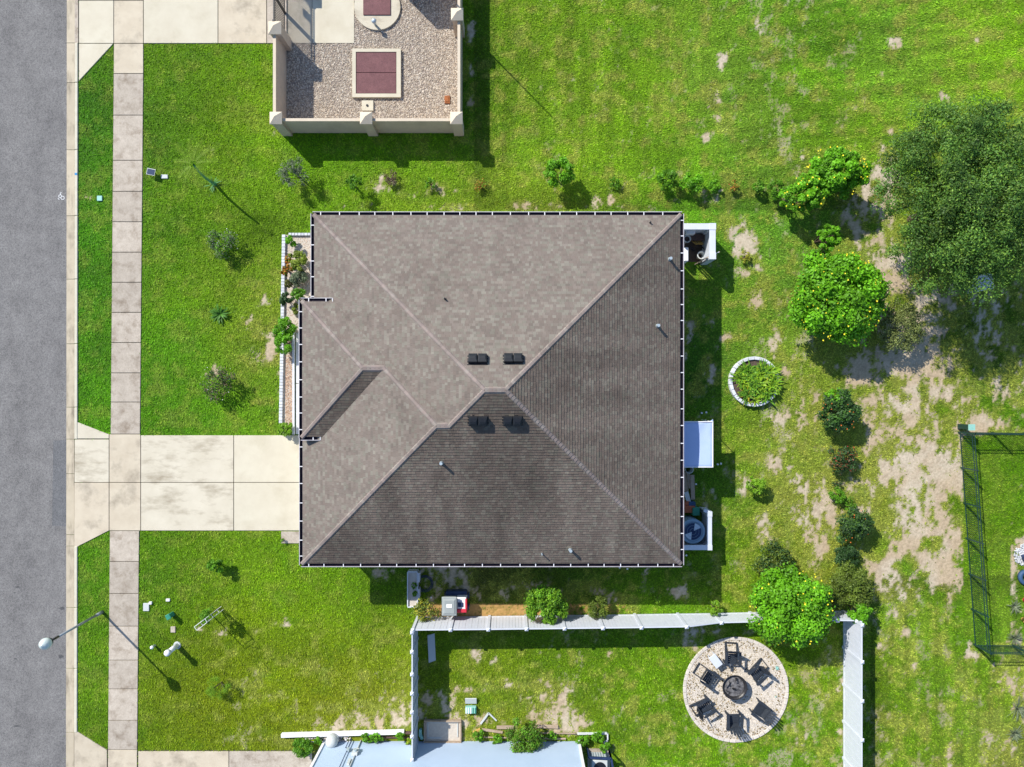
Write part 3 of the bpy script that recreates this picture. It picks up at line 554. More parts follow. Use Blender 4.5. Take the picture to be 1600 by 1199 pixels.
# flower bed: gravel, white edging blocks
bed = thing('flower_bed', 'long gravel flower bed edged with white blocks along the house front', 'flower bed', G(455, 520))
m = MB(); m.prism([G(*p)[:2] for p in ((446, 368), (498, 368), (498, 521), (458, 521), (458, 679), (441.5, 679))], -.05, .02); m.build('gravel', M['sandbed'], bed)
y = 368.0
while y < 660:
    x = 446-(y-368)*.0165; L = 4.9; m = MB(); m.box(G(x-1.5, y+L/2, .06), (.17, L*S*.9, .16), rz=random.uniform(-.04, .04)); m.build('edging_block', M['brick'], bed, bevel=.008); y += L
x = 452.0
while x < 486: m = MB(); m.box(G(x+2.4, 367.5, .06), (4.8*S*.9, .13, .16), rz=random.uniform(-.04, .04)); m.build('edging_block', M['brick'], bed, bevel=.008); x += 4.9
def pebbles(name, n, fx, parent, size, cols, z=0.02, kind='stuff', flat=.6):
    """fx(n) -> x, y arrays; each pebble a small squashed octahedron"""
    x, y = fx(n); n = len(x); s = RNG.uniform(size[0], size[1], n); az = RNG.uniform(0, PI, n); el = RNG.uniform(.6, 1.0, n)
    oc = np.array([(1, 0, 0), (0, 1, 0), (-1, 0, 0), (0, -1, 0), (0, 0, 1), (0, 0, -1)], float); V_ = np.tile(oc, (n, 1, 1))*(1+RNG.uniform(-.25, .25, (n, 6, 1)))
    V_[:, :, 0] *= s[:, None]; V_[:, :, 1] *= (s*el)[:, None]; V_[:, :, 2] *= (s*flat)[:, None]
    ca, sa = np.cos(az)[:, None], np.sin(az)[:, None]; vx = V_[:, :, 0]*ca-V_[:, :, 1]*sa+x[:, None]; vy = V_[:, :, 0]*sa+V_[:, :, 1]*ca+y[:, None]; vz = V_[:, :, 2]+z
    V_ = np.stack([vx, vy, vz], -1).reshape(-1, 3); f = np.array([(0, 1, 4), (1, 2, 4), (2, 3, 4), (3, 0, 4)]); F_ = (f[None]+(np.arange(n)*6)[:, None, None]).reshape(-1, 3)
    cols = np.array(cols); cc = cols[RNG.integers(0, len(cols), n)]*RNG.uniform(.75, 1.2, (n, 1)); C_ = np.repeat(cc, 6, 0)
    return npmesh(name, V_, F_, M['pebble'], parent, C_, kind)
def rect(x0, y0, x1, y1):
    return lambda n: ((RNG.uniform(x0, x1, n)-800)*S, -(RNG.uniform(y0, y1, n)-600)*S)
SAND = [(.60, .50, .40), (.52, .42, .33), (.66, .58, .48), (.42, .30, .22), (.60, .44, .33)]
pebbles('pebbles', 2600, rect(447, 369, 488, 520), bed, (.015, .035), SAND); pebbles('pebbles', 2600, rect(446, 521, 457.5, 678), bed, (.015, .035), [(.55, .38, .27), (.45, .30, .2), (.62, .48, .36), (.3, .2, .15)])
# ------------------------------------------------------------------ walled utility enclosure in the north
WH = 1.6; enc = thing('enclosure_wall', 'beige stucco wall with square capped pillars around the gravel utility yard', 'wall', G(590, 100))
def wallrun(x0, y0, x1, y1): m = MB(); m.prism([G(*p)[:2] for p in ((x0, y0), (x1, y0), (x1, y1), (x0, y1))], -.1, WH-.06); m.build('wall_run', M['stucco'], enc); c = MB(); c.prism([G(*p)[:2] for p in ((x0-.3, y0-.3), (x1+.3, y0-.3), (x1+.3, y1+.3), (x0-.3, y1+.3))], WH-.06, WH); c.build('coping', M['stucco_cap'], enc)
def pillar(cx, cy, w=15):
    w2 = w/2; m = MB(); m.prism([G(*p)[:2] for p in ((cx-w2, cy-w2), (cx+w2, cy-w2), (cx+w2, cy+w2), (cx-w2, cy+w2))], -.1, WH+.1); p = m.build('pillar', M['stucco'], enc)
    c = G(cx, cy, WH+.1); h = (w2+1.6)*S; m = MB(); m.add([c+Vector((a*h, b*h, z)) for z in (0, .05) for a, b in ((-1, -1), (1, -1), (1, 1), (-1, 1))]+[c+Vector((0, 0, .27))],
        [(0, 1, 2, 3), (0, 1, 5, 4), (1, 2, 6, 5), (2, 3, 7, 6), (3, 0, 4, 7), (4, 5, 8), (5, 6, 8), (6, 7, 8), (7, 4, 8)]); m.build('pillar_cap', M['stucco_cap'], p)
wallrun(444, 80, 447.8, 198); wallrun(450, 205, 716, 208.6); wallrun(719, -70, 722.5, 203)
pillar(449.5, 206); pillar(583.5, 206); pillar(717.5, 206); pillar(718.5, 52); pillar(448, 72, 16); pillar(448, -42, 16)
gm = MB(); gm.prism([G(*p)[:2] for p in ((448, -70), (720, -70), (720, 205), (448, 205))], -.05, .0); gf = tag(gm.build('gravel_yard', M['gravelbed']), kind='structure')
def fx_enc(n):
    x = RNG.uniform(448, 719, n); y = RNG.uniform(-15, 204.5, n); k = ~((x < 554) & (y < 69)); return (x[k]-800)*S, -(y[k]-600)*S
tag(pebbles('gravel', 34000, fx_enc, None, (.022, .05), [(.53, .455, .36), (.40, .335, .265), (.60, .53, .435), (.28, .235, .185), (.48, .39, .30), (.66, .60, .51)], .004), 'loose tan and grey gravel covering the walled utility yard', 'gravel')
def well(name, label, ring, lid, z):
    w = thing(name, label, 'hatch', G(lid[0], lid[1])); return w
cxr = well('access_hatch', 'square maroon double hatch set in a cream concrete curb on the gravel', None, (589, 116.5), 0)
m = MB()
for a in ((551.5, 79, 627, 84), (551.5, 149, 627, 154.5), (551.5, 84.05, 557, 148.95), (620.2, 84.05, 627, 148.95)): m.prism([G(a[0], a[1])[:2], G(a[2], a[1])[:2], G(a[2], a[3])[:2], G(a[0], a[3])[:2]], -.05, .16)
m.build('curb', M['conc_y'], cxr)
for a in ((557.6, 84.6, 619.6, 115.7), (557.6, 116.3, 619.6, 148.4)): m = MB(); m.prism([G(a[0], a[1])[:2], G(a[2], a[1])[:2], G(a[2], a[3])[:2], G(a[0], a[3])[:2]], -.02, .13); m.build('hatch_leaf', M['hatch'], cxr, bevel=.01)
rw = thing('round_well_cover', 'round concrete well slab with a maroon hatch near the top of the yard', 'well cover', G(590, 12))
m = MB(); m.lathe(G(590, 13, -.05), [(36*S, 0), (36*S, .16)], 40); m.build('well_slab', M['conc_d'], rw)
m = MB(); m.prism([G(*p)[:2] for p in ((568.5, -30), (611, -30), (611, 26.5), (568.5, 26.5))], .05, .16); m.build('hatch_leaf', M['hatch'], rw, bevel=.01)
vp = MB(); q = G(587.5, 42, .11); vp.tube(q, q+Vector((0, 0, .35)), .06, n=12); vp.lathe(q+Vector((0, 0, .33)), [(.05, 0), (.12, .04), (.13, .1), (.09, .17), (.02, .19)], 14); tag(vp.build('vent_bollard', M['galv'], smooth=True), 'small round-headed steel vent standing on the round well slab', 'vent')
jb_ = thing('valve_pad', 'small square concrete pad with a bolt beside the middle pillar', 'pad', G(575, 167)); m = MB(); m.box(G(575, 167, .05), (18*S, 16*S, .12)); m.build('pad', M['conc_y'], jb_, bevel=.01); m = MB(); m.tube(G(574.5, 167, .11), G(574.5, 167, .14), .06, n=10); m.build('bolt', M['black'], jb_)
m = MB(); m.box(G(699, 157, .04), (8.5*S, 12*S, .08)); m.box(G(699, 157, .09), (5*S, 8*S, .03)); tag(m.build('inspection_hatch', M['rust'], bevel=.01), 'rusty orange valve lid on gravel in the yard corner', 'hatch')
# black picket gate on the west side of the yard
gate = thing('picket_gate', 'black metal picket gate between two beige pillars at the yard entrance', 'gate', G(446, 15)); gt = 1.72
def gbar(y0, y1, z0, z1, w=.04, nm='gate_rail'): m = MB(); m.bar(G(446, y0, z0), G(446, y1, z1), w); m.build(nm, M['black'], gate)
for (a, b) in ((62.5, 24), (20, -34)):
    for z in (.14, gt-.18, gt): gbar(a, b, z, z)
for y_ in (61.5, 22, -33): m = MB(); m.bar(G(446, y_, 0), G(446, y_, gt+.06), .09); m.build('gate_post', M['black'], gate)
pk = MB(); y_ = 59.0
while y_ > -32:
    if abs(y_-22) > 2: pk.bar(G(446, y_, .14), G(446, y_, gt), .03)
    y_ -= 3.7
tag(pk.build('pickets', M['black'], gate), kind='stuff')
m = MB(); m.box(G(446, -9, 1.3), (.03, .42, .45)); m.build('sign_plate', M['black'], gate)
# control cabinet, rail and mast just beyond the north edge (they throw their shade into the yard)
cab = thing('control_cabinet', 'tall grey control cabinet with a pipe railing at the north of the yard', 'cabinet', G(652, -22))
m = MB(); m.box(G(655, -22, .95), (44*S, 36*S, 1.9)); m.build('cabinet_body', M['grey'], cab, bevel=.02)
m = MB()
for i in range(7): m.bar(G(602+i*7, -38, 0), G(602+i*7, -38, 1.55), .06)
m.bar(G(600, -38, 1.55), G(646, -38, 1.55), .06); m.bar(G(600, -38, .9), G(646, -38, .9), .06); m.build('railing', M['grey'], cab)
m = MB(); m.tube(G(680, 2-5, 0), G(680, -3, 6.9), .045, .03, 8); tag(m.build('mast', M['galv']), 'slim grey mast rising by the control cabinet against the yard wall', 'mast')
# ------------------------------------------------------------------ white vinyl fences
def vfence(name, label, pts, mid=False):
    """pts: list of (grid x, grid y, height) posts"""
    f = thing(name, label, 'fence', G(pts[0][0], pts[0][1]))
    for i, (x, y_, h) in enumerate(pts):
        m = MB(); c = G(x, y_, 0); m.box(c+Vector((0, 0, (h+.04)/2)), (.13, .13, h+.04)); p = m.build('post', M['vinyl'], f)
        m = MB(); t = h+.04; m.add([c+Vector((a*.085, b*.085, t+z)) for z in (0, .03) for a, b in ((-1, -1), (1, -1), (1, 1), (-1, 1))]+[c+Vector((0, 0, t+.09))], [(0, 1, 2, 3), (0, 1, 5, 4), (1, 2, 6, 5), (2, 3, 7, 6), (3, 0, 4, 7), (4, 5, 8), (5, 6, 8), (6, 7, 8), (7, 4, 8)]); m.build('post_cap', M['vinyl'], p)
        if i == len(pts)-1: break
        x2, y2, h2 = pts[i+1]; a = G(x, y_); b = G(x2, y2); d = (b-a); L = d.length; d.normalize(); a = a+d*.068; b = b-d*.068; L = (b-a).length
        m = MB(); nn = max(3, round(L/.152)); w = L/nn; sd_ = Vector((-d.y, d.x, 0))
        for k in range(nn):
            t0 = (k+.5)/nn; hh = h+(h2-h)*t0-.05; c = a+(b-a)*t0; off = sd_*(.004 if k % 2 else -.004)
            m.box(c+off+Vector((0, 0, hh/2+.04)), (w-.006, .03, hh-.08), rz=math.atan2(d.y, d.x))
        m.build('panel', M['vinyl'], f)
        m = MB(); m.bar(a+Vector((0, 0, h-.03)), b+Vector((0, 0, h2-.03)), .055, .09); m.build('rail', M['vinyl'], f); m = MB(); m.bar(a+Vector((0, 0, .10)), b+Vector((0, 0, .10)), .055, .12); m.build('rail', M['vinyl'], f)
    return f
HF = 1.83; ex_ = lambda x, e=.0529: 800+(x-800)*(1-e)
ys_ = lambda y, e=.0529: 600+(y-600)*(1-e)
P1 = [(ex_(x), 600+(y-600)*(1-.0529), HF) for x, y in ((645, 985), (704, 984.5), (763, 984), (822.7, 983.2), (882, 982.5), (942, 981.8), (1002, 981), (1072.7, 979.9))]
e4 = .0385
P1 += [(800+(x-800)*(1-e4), 600+(y-600)*(1-e4), 1.33) for x, y in ((1127, 973.5), (1186, 972), (1247, 971), (1308, 970))]+[(1316.5, 955.6, 1.38)]
vfence('vinyl_fence', 'long white vinyl fence running behind the house towards the flowering shrub', P1)
vfence('vinyl_fence', 'white vinyl fence seen edge-on beside the neighbouring pale blue wall', [(ex_(644), ys_(y), HF) for y in (988.5, 1019, 1054, 1084, 1113, 1151, 1187.5)])
vfence('vinyl_fence', 'white vinyl fence east of the round fire pit terrace', [(1321.8, 957.5, 1.42)]+[(ex_(1346.5), ys_(y), HF) for y in (977, 1034.5, 1095.6, 1156.5, 1217, 1278)])
# ------------------------------------------------------------------ black picket fence in the east
def pfence(name, label, runs):
    f = thing(name, label, 'fence', G(*runs[0][0]))
    for (x0, y0), (x1, y1) in runs:
        a = G(x0, y0); b = G(x1, y1); L = (b-a).length; npan = max(1, round(L/1.85)); hh = 1.22
        for i in range(npan+1):
            c = a+(b-a)*(i/npan); m = MB(); m.box(c+Vector((0, 0, .63)), (.07, .07, 1.26)); m.build('post', M['dgreen'], f)
        for i in range(npan):
            p = a+(b-a)*(i/npan); q = a+(b-a)*((i+1)/npan); m = MB()
            for z in (.12, 1.02, 1.2): m = MB(); m.bar(p+Vector((0, 0, z)), q+Vector((0, 0, z)), .028); m.build('rail', M['dgreen'], f)
            m = MB(); nn = int((q-p).length/.11)
            for k in range(1, nn): c = p+(q-p)*(k/nn); m.bar(c+Vector((0, 0, .1)), c+Vector((0, 0, 1.2)), .015)
            tag(m.build('pickets', M['dgreen'], f), kind='stuff')
    return f
pfence('picket_fence', 'dark metal picket fence enclosing the neighbouring green lawn at the east', [((1497.5, 676), (1521.5, 1007)), ((1498.5, 676), (1700, 679)), ((1522.5, 1007.5), (1700, 1010))])
lt = thing('garden_box', 'mint green ribbed metal box on the corner of the dark picket fence', 'box', W(1518.5, 668.5, .9).xy.to_3d())
c = wloc(lt); m = MB(); m.box(c+Vector((0, 0, .44)), (.26, .24, .86)); m.build('box_body', M['dgreen'], lt); 
for i in range(5): m = MB(); m.box(c+Vector((-.13+.065*i, 0, .89)), (.055, .30, .05)); m.build('lid_slat', M['mint'], lt)
# ------------------------------------------------------------------ neighbouring house in the south
nh = thing('house', 'neighbouring house with plain pale blue wall at the bottom edge of the photograph', 'house', G(708, 1230))
m = MB(); m.prism([G(*p)[:2] for p in ((507, 1159), (905, 1159), (905, 1560), (507, 1560))], -.1, 3.3); m.build('wall', M['bluewall'], nh)
m = MB(); a = [G(500, 1154, 3.3), G(912, 1154, 3.3), G(912, 1565, 3.3), G(500, 1565, 3.3)]; b = [G(700, 1350, 6.3), G(712, 1350, 6.3)]
m.add(a+b, [(3, 2, 1, 0), (0, 1, 5, 4), (1, 2, 5), (2, 3, 4, 5), (3, 0, 4)]); m.build('roof', mat('weathered_shingles', (.19, .17, .155), (.14, .125, .115), 2.5, .95, .6, 30, speck=(.72, .72, .72), sscale=7), nh)
m = MB(); m.box(G(507.6, 1158.6, 1.65), (.12, .1, 3.3)); m.build('corner_trim', M['white'], nh); m = MB(); m.box(G(904.4, 1158.6, 1.65), (.12, .1, 3.3)); m.build('corner_trim', M['white'], nh)
mt = thing('meter_box', 'grey electricity meter box with conduit on the pale blue wall', 'meter box', G(560, 1157)); 
m = MB(); m.box(G(563.5, 1156.5, 1.15), (.28, .14, .5)); m.build('meter_body', M['lgrey'], mt, bevel=.01); m = MB(); m.tube(G(564, 1157.5, 1.4), G(564, 1157.5, 3.2), .03, n=8); m.tube(G(564, 1157.5, 0), G(564, 1157.5, .9), .03, n=8); m.build('conduit', M['lgrey'], mt); m = MB(); m.tube(G(563.5, 1155, 1.2), G(563.5, 1151.5, 1.2), .09, n=14); m.build('meter_dial', M['galv'], mt)
mt2 = thing('meter_box', 'thin dark pipe with small valve box on the pale blue wall near its left corner', 'meter box', G(548, 1157))
m = MB(); m.tube(G(550, 1156, 0), G(550, 1156, 2.9), .022, n=8); m.tube(G(546, 1156, 0), G(546, 1156, .8), .02, n=8); m.tube(G(546, 1156, .8), G(550, 1156, .8), .02, n=8); m.build('pipe', M['navy'], mt2); m = MB(); m.box(G(551, 1155.5, 1.0), (.14, .12, .2)); m.build('valve', M['galv'], mt2)
m = MB(); m.box(G(560, 1157, 2.0), (.12, .1, .45)); tag(m.build('wall_socket', M['lgrey']), 'small pale upright socket box high on the pale blue wall', 'socket')
dm = MB(); c = G(522, 1152, 0); dm.lathe(c, [(.30, 0), (.31, .45), (.27, .62), (.16, .72), (.02, .75)], 18); tag(dm.build('water_softener', M['lgrey'], smooth=True), 'rounded white tank standing at the corner of the pale blue wall', 'tank')
# long white rail edging the bed
m = MB(); m.bar(G(441, 1147.8, .10), G(632, 1142.5, .10), .19, .2); tag(m.build('border_rail', M['white'], bevel=.01), 'long white rail edging the narrow bed before the pale blue wall', 'rail')
m = MB(); m.bar(G(634, 1144.5, .06), G(650, 1144.5, .06), .10, .12); m.bar(G(597, 1148, .06), G(597, 1159, .06), .07, .12); m.bar(G(599, 1152, .05), G(640, 1152.5, .05), .05, .09); tag(m.build('bed_frame', M['wood_d']), 'dark timber bed frame joining the white rail to the white fence', 'bed frame')
EXC.append([(505, 1150), (655, 1150), (655, 1164), (505, 1164)])
def rockbed(n): 
    x = RNG.uniform(478, 548, n); y = RNG.uniform(1149, 1160, n); k = (y > 1150) & (RNG.random(n) < .8); return (x[k]-800)*S, -(y[k]-600)*S
tag(pebbles('stones', 350, rockbed, None, (.03, .07), [(.6, .58, .55), (.5, .42, .38), (.66, .64, .62)], .03), 'pale stones lying between the white rail and the round shrub', 'stones')
# sand box frame
sb = thing('sandbox', 'rectangular timber sandbox with a pale inner frame beside the white fence', 'sandbox', G(692, 1142))
m = MB(); m.prism([G(*p)[:2] for p in ((664, 1126), (719, 1126), (719, 1158), (664, 1158))], -.02, .05); m.build('sand', M['sandbed'], sb)
for a, b in (((663, 1125.5), (721, 1125.5)), ((663, 1158.5), (721, 1158.5)), ((664, 1127.4), (664, 1156.8)), ((720, 1127.4), (720, 1156.8))): m = MB(); m.bar(G(*a, .08), G(*b, .08), .075, .2); m.build('timber', M['wood'], sb)
for a, b in (((668, 1128.5), (716, 1128.5)), ((668.5, 1152.5), (690, 1152.5)), ((669, 1130), (669, 1151)), ((715, 1130), (715, 1151))): m = MB(); m.bar(G(*a, .07), G(*b, .07), .05, .05); m.build('inner_rail', M['lgrey'], sb)
EXC.append([(662, 1124), (722, 1124), (722, 1160), (662, 1160)])
m = MB(); m.box(G(657.5, 1142, .12), (.14, .28, .24)); m.box(G(658.5, 1149, .12), (.14, .3, .2), rz=.5); tag(m.build('bucket_pair', M['mint'], bevel=.02), 'two small pale containers squeezed between white fence and sandbox', 'containers')
# timber pieces
def plank(a, b, w, label, mm='wood', h=.06, z=.06): m = MB(); m.bar(G(*a, z), G(*b, z), w, h); return tag(m.build('timber_plank', M[mm], bevel=.006), label, 'plank', 'planks lying in the planting bed by the pale blue wall')
plank((753.5, 1139.5), (785.5, 1144), .12, 'pinkish plank next to the short yellow timber block'); plank((776, 1136.3), (803, 1136), .17, 'wide pale plank directly left of the bushy green plant')
plank((836, 1134.5), (872, 1135.5), .17, 'wide pale plank directly right of the bushy green plant'); plank((740, 1144.5), (751, 1139.5), .14, 'short yellow timber block at the left end of the planks', 'wood_y', .12)
plank((756, 1151.5), (803, 1152.8), .05, 'thin grey strip left of the bushy green plant nearest the wall'); plank((841, 1145), (899, 1146), .05, 'thin tan strip between bushy plant and low white edging'); plank((842, 1153.5), (884, 1154), .07, 'grey strip under the tan one beside the bushy plant')
m = MB(); m.bar(G(751, 1131, .05), G(763.5, 1114, .05), .09, .05); m.bar(G(763.5, 1114, .05), G(776, 1126, .05), .07, .05); tag(m.build('angle_bar', M['lgrey']), 'grey V-shaped metal bar lying on the grass above the planks', 'metal bar')
ed = MB()
for a, b in (((902, 1146), (948, 1145.5)), ((949, 1146), (949, 1155)), ((949, 1156), (943, 1161))): ed.bar(G(*a, .06), G(*b, .06), .06, .14)
tag(ed.build('garden_edging', M['brick']), 'low white edging around the leafy corner near the dark framed unit', 'edging')
gb = thing('paint_crate', 'teal plastic crate with a pale grey lid leaning behind it on the grass', 'crate', G(736, 1104))
m = MB(); m.box(G(736, 1107.5, .12), (.55, .32, .24)); m.build('crate_body', M['mint'], gb, bevel=.02)
for i in range(5): m = MB(); m.box(G(729+i*3.5, 1107.5, .25), (.05, .30, .02)); m.build('rib', M['green_p' if i in (3, 4) else 'white'], gb)
m = MB(); m.box(G(736, 1094.5, .10), (.58, .34, .05), M=Matrix.Rotation(.35, 3, 'X')); m.build('lid', M['lgrey'], gb, bevel=.01)
# neighbour's air conditioner behind a dark frame
na = thing('air_conditioner', 'pale ribbed air conditioner in a dark frame beside the pale blue wall', 'air conditioner', G(930, 1185))
m = MB(); m.prism([G(*p)[:2] for p in ((918, 1170), (953, 1170), (953, 1204), (918, 1204))], 0, .08); m.build('base_slab', M['conc_s'], na)
m = MB(); m.prism([G(*p)[:2] for p in ((922, 1174), (946, 1174), (946, 1198), (922, 1198))], .08, .85); m.build('casing', M['lgrey'], na, bevel=.03)
for i in range(6): m = MB(); m.box(G(925+i*3.8, 1173.3, .47), (.045, .03, .6)); m.build('rib', M['galv'], na)
m = MB(); m.lathe(G(934, 1186, .86), [(.30, 0), (.30, .02)], 24); m.build('fan_grille', M['black'], na)
m = MB()
for a, b in (((917, 1169), (951, 1171)), ((951, 1171), (957, 1206))):
    m.bar(G(*a, .9), G(*b, .9), .10, .08); m.bar(G(*a, .0), G(*a, .9), .07); m.bar(G(*b, .0), G(*b, .9), .07)
m.build('frame', M['navy'], na)
# ------------------------------------------------------------------ east side of the house
can = thing('canopy', 'square pale blue fabric canopy attached to the east side of the house', 'canopy', G(1085, 690))
zc = 1.95; ca_, cb_ = W(1045, 659, zc), W(1114, 731, zc); nxg = 14; V_ = []; F_ = []
for i in range(nxg+1):
    for j in range(nxg+1):
        u, v = i/nxg, j/nxg; sag = -.10*math.sin(PI*u)*math.sin(PI*v)+.012*math.sin(u*20+v*9)*(u > .6)*(v < .35)
        V_.append((ca_.x+(cb_.x-ca_.x)*u, ca_.y+(cb_.y-ca_.y)*v+(.10 if j == 0 and i == nxg else 0), zc+sag+.12*(1-u)))
for i in range(nxg):
    for j in range(nxg): k = i*(nxg+1)+j; F_.append((k, k+1, k+nxg+2, k+nxg+1))
m = MB(); m.add(V_, F_); fb = m.build('canvas', M['fabric'], can, smooth=True); sm_ = fb.modifiers.new('s', 'SOLIDIFY'); sm_.thickness = .01
for (x, y_) in ((cb_.x-.03, ca_.y-.03), (cb_.x-.03, cb_.y+.03)): m = MB(); m.tube((x, y_, 0), (x, y_, zc-.02), .022, n=8); m.build('pole', M['white'], can)
m = MB(); m.bar((cb_.x-.02, ca_.y, zc+.01), (cb_.x-.02, cb_.y, zc+.01), .045); m.bar((ca_.x, ca_.y-.02, zc+.07), (cb_.x-.04, ca_.y-.02, zc+.03), .045); m.bar((ca_.x, cb_.y+.02, zc+.07), (cb_.x-.04, cb_.y+.02, zc+.03), .04); m.build('edge_rail', M['white'], can)
def screen(name, label, runs, h, t=.16, posts=True):
    f = thing(name, label, 'screen', G(*runs[0][0]))
    for a, b in runs:
        m = MB(); m.bar(G(*a, h/2), G(*b, h/2), t*.45, h); m.build('panel', M['vinyl'], f); m = MB(); m.bar(G(*a, h+.03), G(*b, h+.03), t, .06); m.build('top_rail', M['vinyl'], f, bevel=.01)
    for p in {r[k] for r in runs for k in (0, 1)}: m = MB(); m.box(G(*p, (h+.08)/2), (t*1.05, t*1.05, h+.08)); m.build('post', M['vinyl'], f)
    return f
sc1 = screen('yard_screen', 'white L-shaped screen around the air conditioner at the southeast house corner', [((1050, 847.5), (1098, 847.5)), ((1098, 847.5), (1098, 797))], 1.15, .24)
m = MB(); m.bar(G(1098, 795, 1.16), G(1090, 791, 1.16), .16, .06); m.bar(G(1092, 793, .55), G(1096, 794, .55), .06, 1.1); m.build('loose_board', M['vinyl'], sc1)
# air conditioner
ac = thing('air_conditioner', 'air conditioner with large round fan in the shade inside the white screen', 'air conditioner', G(1074, 824)); c = G(1074, 824)
m = MB(); m.lathe(c, [(.56, 0), (.60, .05), (.60, .95), (.57, 1.0), (.50, 1.02)], 28, True); m.build('casing', M['acblue'], ac, smooth=False)
m = MB(); m.lathe(c+Vector((0, 0, 1.02)), [(.60, -.02), (.61, .03), (.50, .04), (.49, 0.0)], 28, False); m.build('rim', M['acblue'], ac)
m = MB(); m.lathe(c+Vector((0, 0, 1.022)), [(.43, 0), (.43, .002)], 28); m.build('fan_well', M['navy'], ac)
for k in range(4):
    t0 = k*PI/2+.5; m = MB(); m.add([c+Vector((.06*math.cos(t0), .06*math.sin(t0), 1.05))]+[c+Vector((.42*math.cos(t0+d_), .42*math.sin(t0+d_), 1.035+.05*d_)) for d_ in (-.1, .15, .4, .65, .85)], [(0, 1, 2, 3, 4, 5)]); m.build('fan_blade', M['acpale' if k % 2 == 0 else 'navy'], ac)
for rr in (.15, .29, .42):
    m = MB(); n_ = 28
    for i in range(n_): a, b = 2*PI*i/n_, 2*PI*(i+1)/n_; m.bar(c+Vector((rr*math.cos(a), rr*math.sin(a), 1.09)), c+Vector((rr*math.cos(b), rr*math.sin(b), 1.09)), .01)
    m.build('grille_ring', M['acblue'], ac)
EXC.append([(1040, 790), (1098, 797), (1098, 848), (1040, 848)])
m = MB(); m.box(G(1083, 797, .3), (.36, .4, .6)); tag(m.build('storage_bin', M['green_p'], bevel=.02), 'dim teal bin beside the air conditioner inside the white screen', 'bin')
m = MB(); m.box(G(1074, 794, .25), (.5, .35, .5)); m.lathe(G(1072, 788, .0), [(.16, 0), (.2, .4), (.21, .42)], 14); tag(m.build('junk_bag', M['terracotta'], bevel=.03), 'dark red bag and pot wedged at the wall north of the air conditioner', 'bag')
bk = MB(); bk.lathe(G(1073, 732, 0), [(.17, 0), (.20, .50), (.215, .50), (.215, .53), (.19, .53), (.16, .06)], 22, False); tag(bk.build('bucket', M['lgrey'], smooth=True), 'round white-rimmed bucket under the south edge of the pale blue canopy', 'bucket')
for i, (a, b, w, lb, mm) in enumerate((((1069, 738), (1071, 768), .24, 'grey plank of the timber stack nearest the house wall', 'wood'), ((1074, 738), (1077, 763), .15, 'tan middle plank of the timber stack by the house', 'wood'), ((1080, 742), (1081, 780), .2, 'pinkish outer plank of the timber stack by the house', 'wood'), ((1070, 768), (1074, 784), .22, 'short grey plank at the southern end of the timber stack', 'lgrey'))):
    m = MB(); m.bar(G(*a, .1+.05*i), G(*b, .12+.05*i), w, .05); m.bar(G(a[0]+1, a[1]+4, .04), G(b[0]+1, b[1]-3, .04), w*.8, .07); tag(m.build('timber_plank', M[mm]), lb, 'plank', 'planks stacked along the east wall of the house')
m = MB(); m.box(G(1078, 787, .22), (.34, .28, .44)); tag(m.build('plastic_tub', M['tyre'], bevel=.02), 'small teal blue tub at the south end of the plank stack', 'tub')
# stepping/rubbish specks
# north-east pen
pen = screen('yard_screen', 'tall white L-shaped slatted pen at the northeast house corner', [((1048, 366), (1099, 366)), ((1099, 366), (1099, 410))], 1.55, .30)
m = MB()
for i in range(7): m.bar(G(1100.8, 370+i*5.6, 1.0), G(1100.8, 370+i*5.6, 1.52), .04)
m.build('slat_row', M['vinyl'], pen)
m = MB(); m.box(G(1078, 375, .5), (40*S, 10*S, .05)); m.build('shelf', M['wood_d'], pen)
gtp = thing('pen_gate', 'open slatted pen gate of weathered boards leaning at the northeast pen', 'gate', G(1099, 413))
for i in range(8):
    t0 = i/8; a = Vector((1085, 414.5)).lerp(Vector((1112, 402)), t0); m = MB(); q = G(a[0], a[1]); m.box(q+Vector((0, 0, .78)), (.075, .03, 1.42), rz=.42); m.build('slat', M['wood' if i < 4 else 'vinyl'], gtp)
m = MB(); 
for z in (.25, 1.3): m.bar(G(1084, 415, z), G(1112, 402, z), .05, .09)
m.build('rail', M['wood'], gtp)
EXC.append([(1040, 366), (1099, 366), (1099, 411), (1070, 411), (1070, 420), (1040, 420)])
m = MB(); m.prism([G(*p)[:2] for p in ((1045, 366), (1099, 366), (1099, 410), (1045, 410))], -.02, .012); tag(m.build('pen_floor', M['soil']), kind='structure')
for (x, y_, r_, h_, lb, mm) in ((1069, 378, .17, .6, 'white-rimmed pot in the pen nearest the house wall', 'lgrey'), (1092, 402, .19, .45, 'pale round pot with a dark centre at the mouth of the pen', 'lgrey')):
    m = MB(); m.lathe(G(x, y_, 0), [(r_*.75, 0), (r_, h_), (r_*1.12, h_), (r_*1.12, h_+.03), (r_*.85, h_+.03), (r_*.7, .1)], 20, False); tag(m.build('pot', M[mm], smooth=True), lb, 'pot')
m = MB(); m.box(G(1072, 369, .45), (.45, .22, .9)); tag(m.build('cabinet', M['white'], bevel=.02), 'white and blue cabinet standing in the corner of the pen by the house', 'cabinet')
m = MB(); m.box(G(1067, 402, .35), (.22, .7, .7)); tag(m.build('cooler_box', M['white'], bevel=.03), 'white upright box at the southern side of the pen against the house', 'box')
m = MB()
for i in range(14): q = G(1084+random.uniform(-9, 10), 388+random.uniform(-10, 8), random.uniform(.1, .5)); m.bar(q, q+Vector((random.uniform(-.4, .4), random.uniform(-.4, .4), random.uniform(-.1, .3))), .03)
tag(m.build('bent_frame', M['black']), 'tangle of black bent metal frames lying in the shaded pen', 'metal frames')
m = MB()
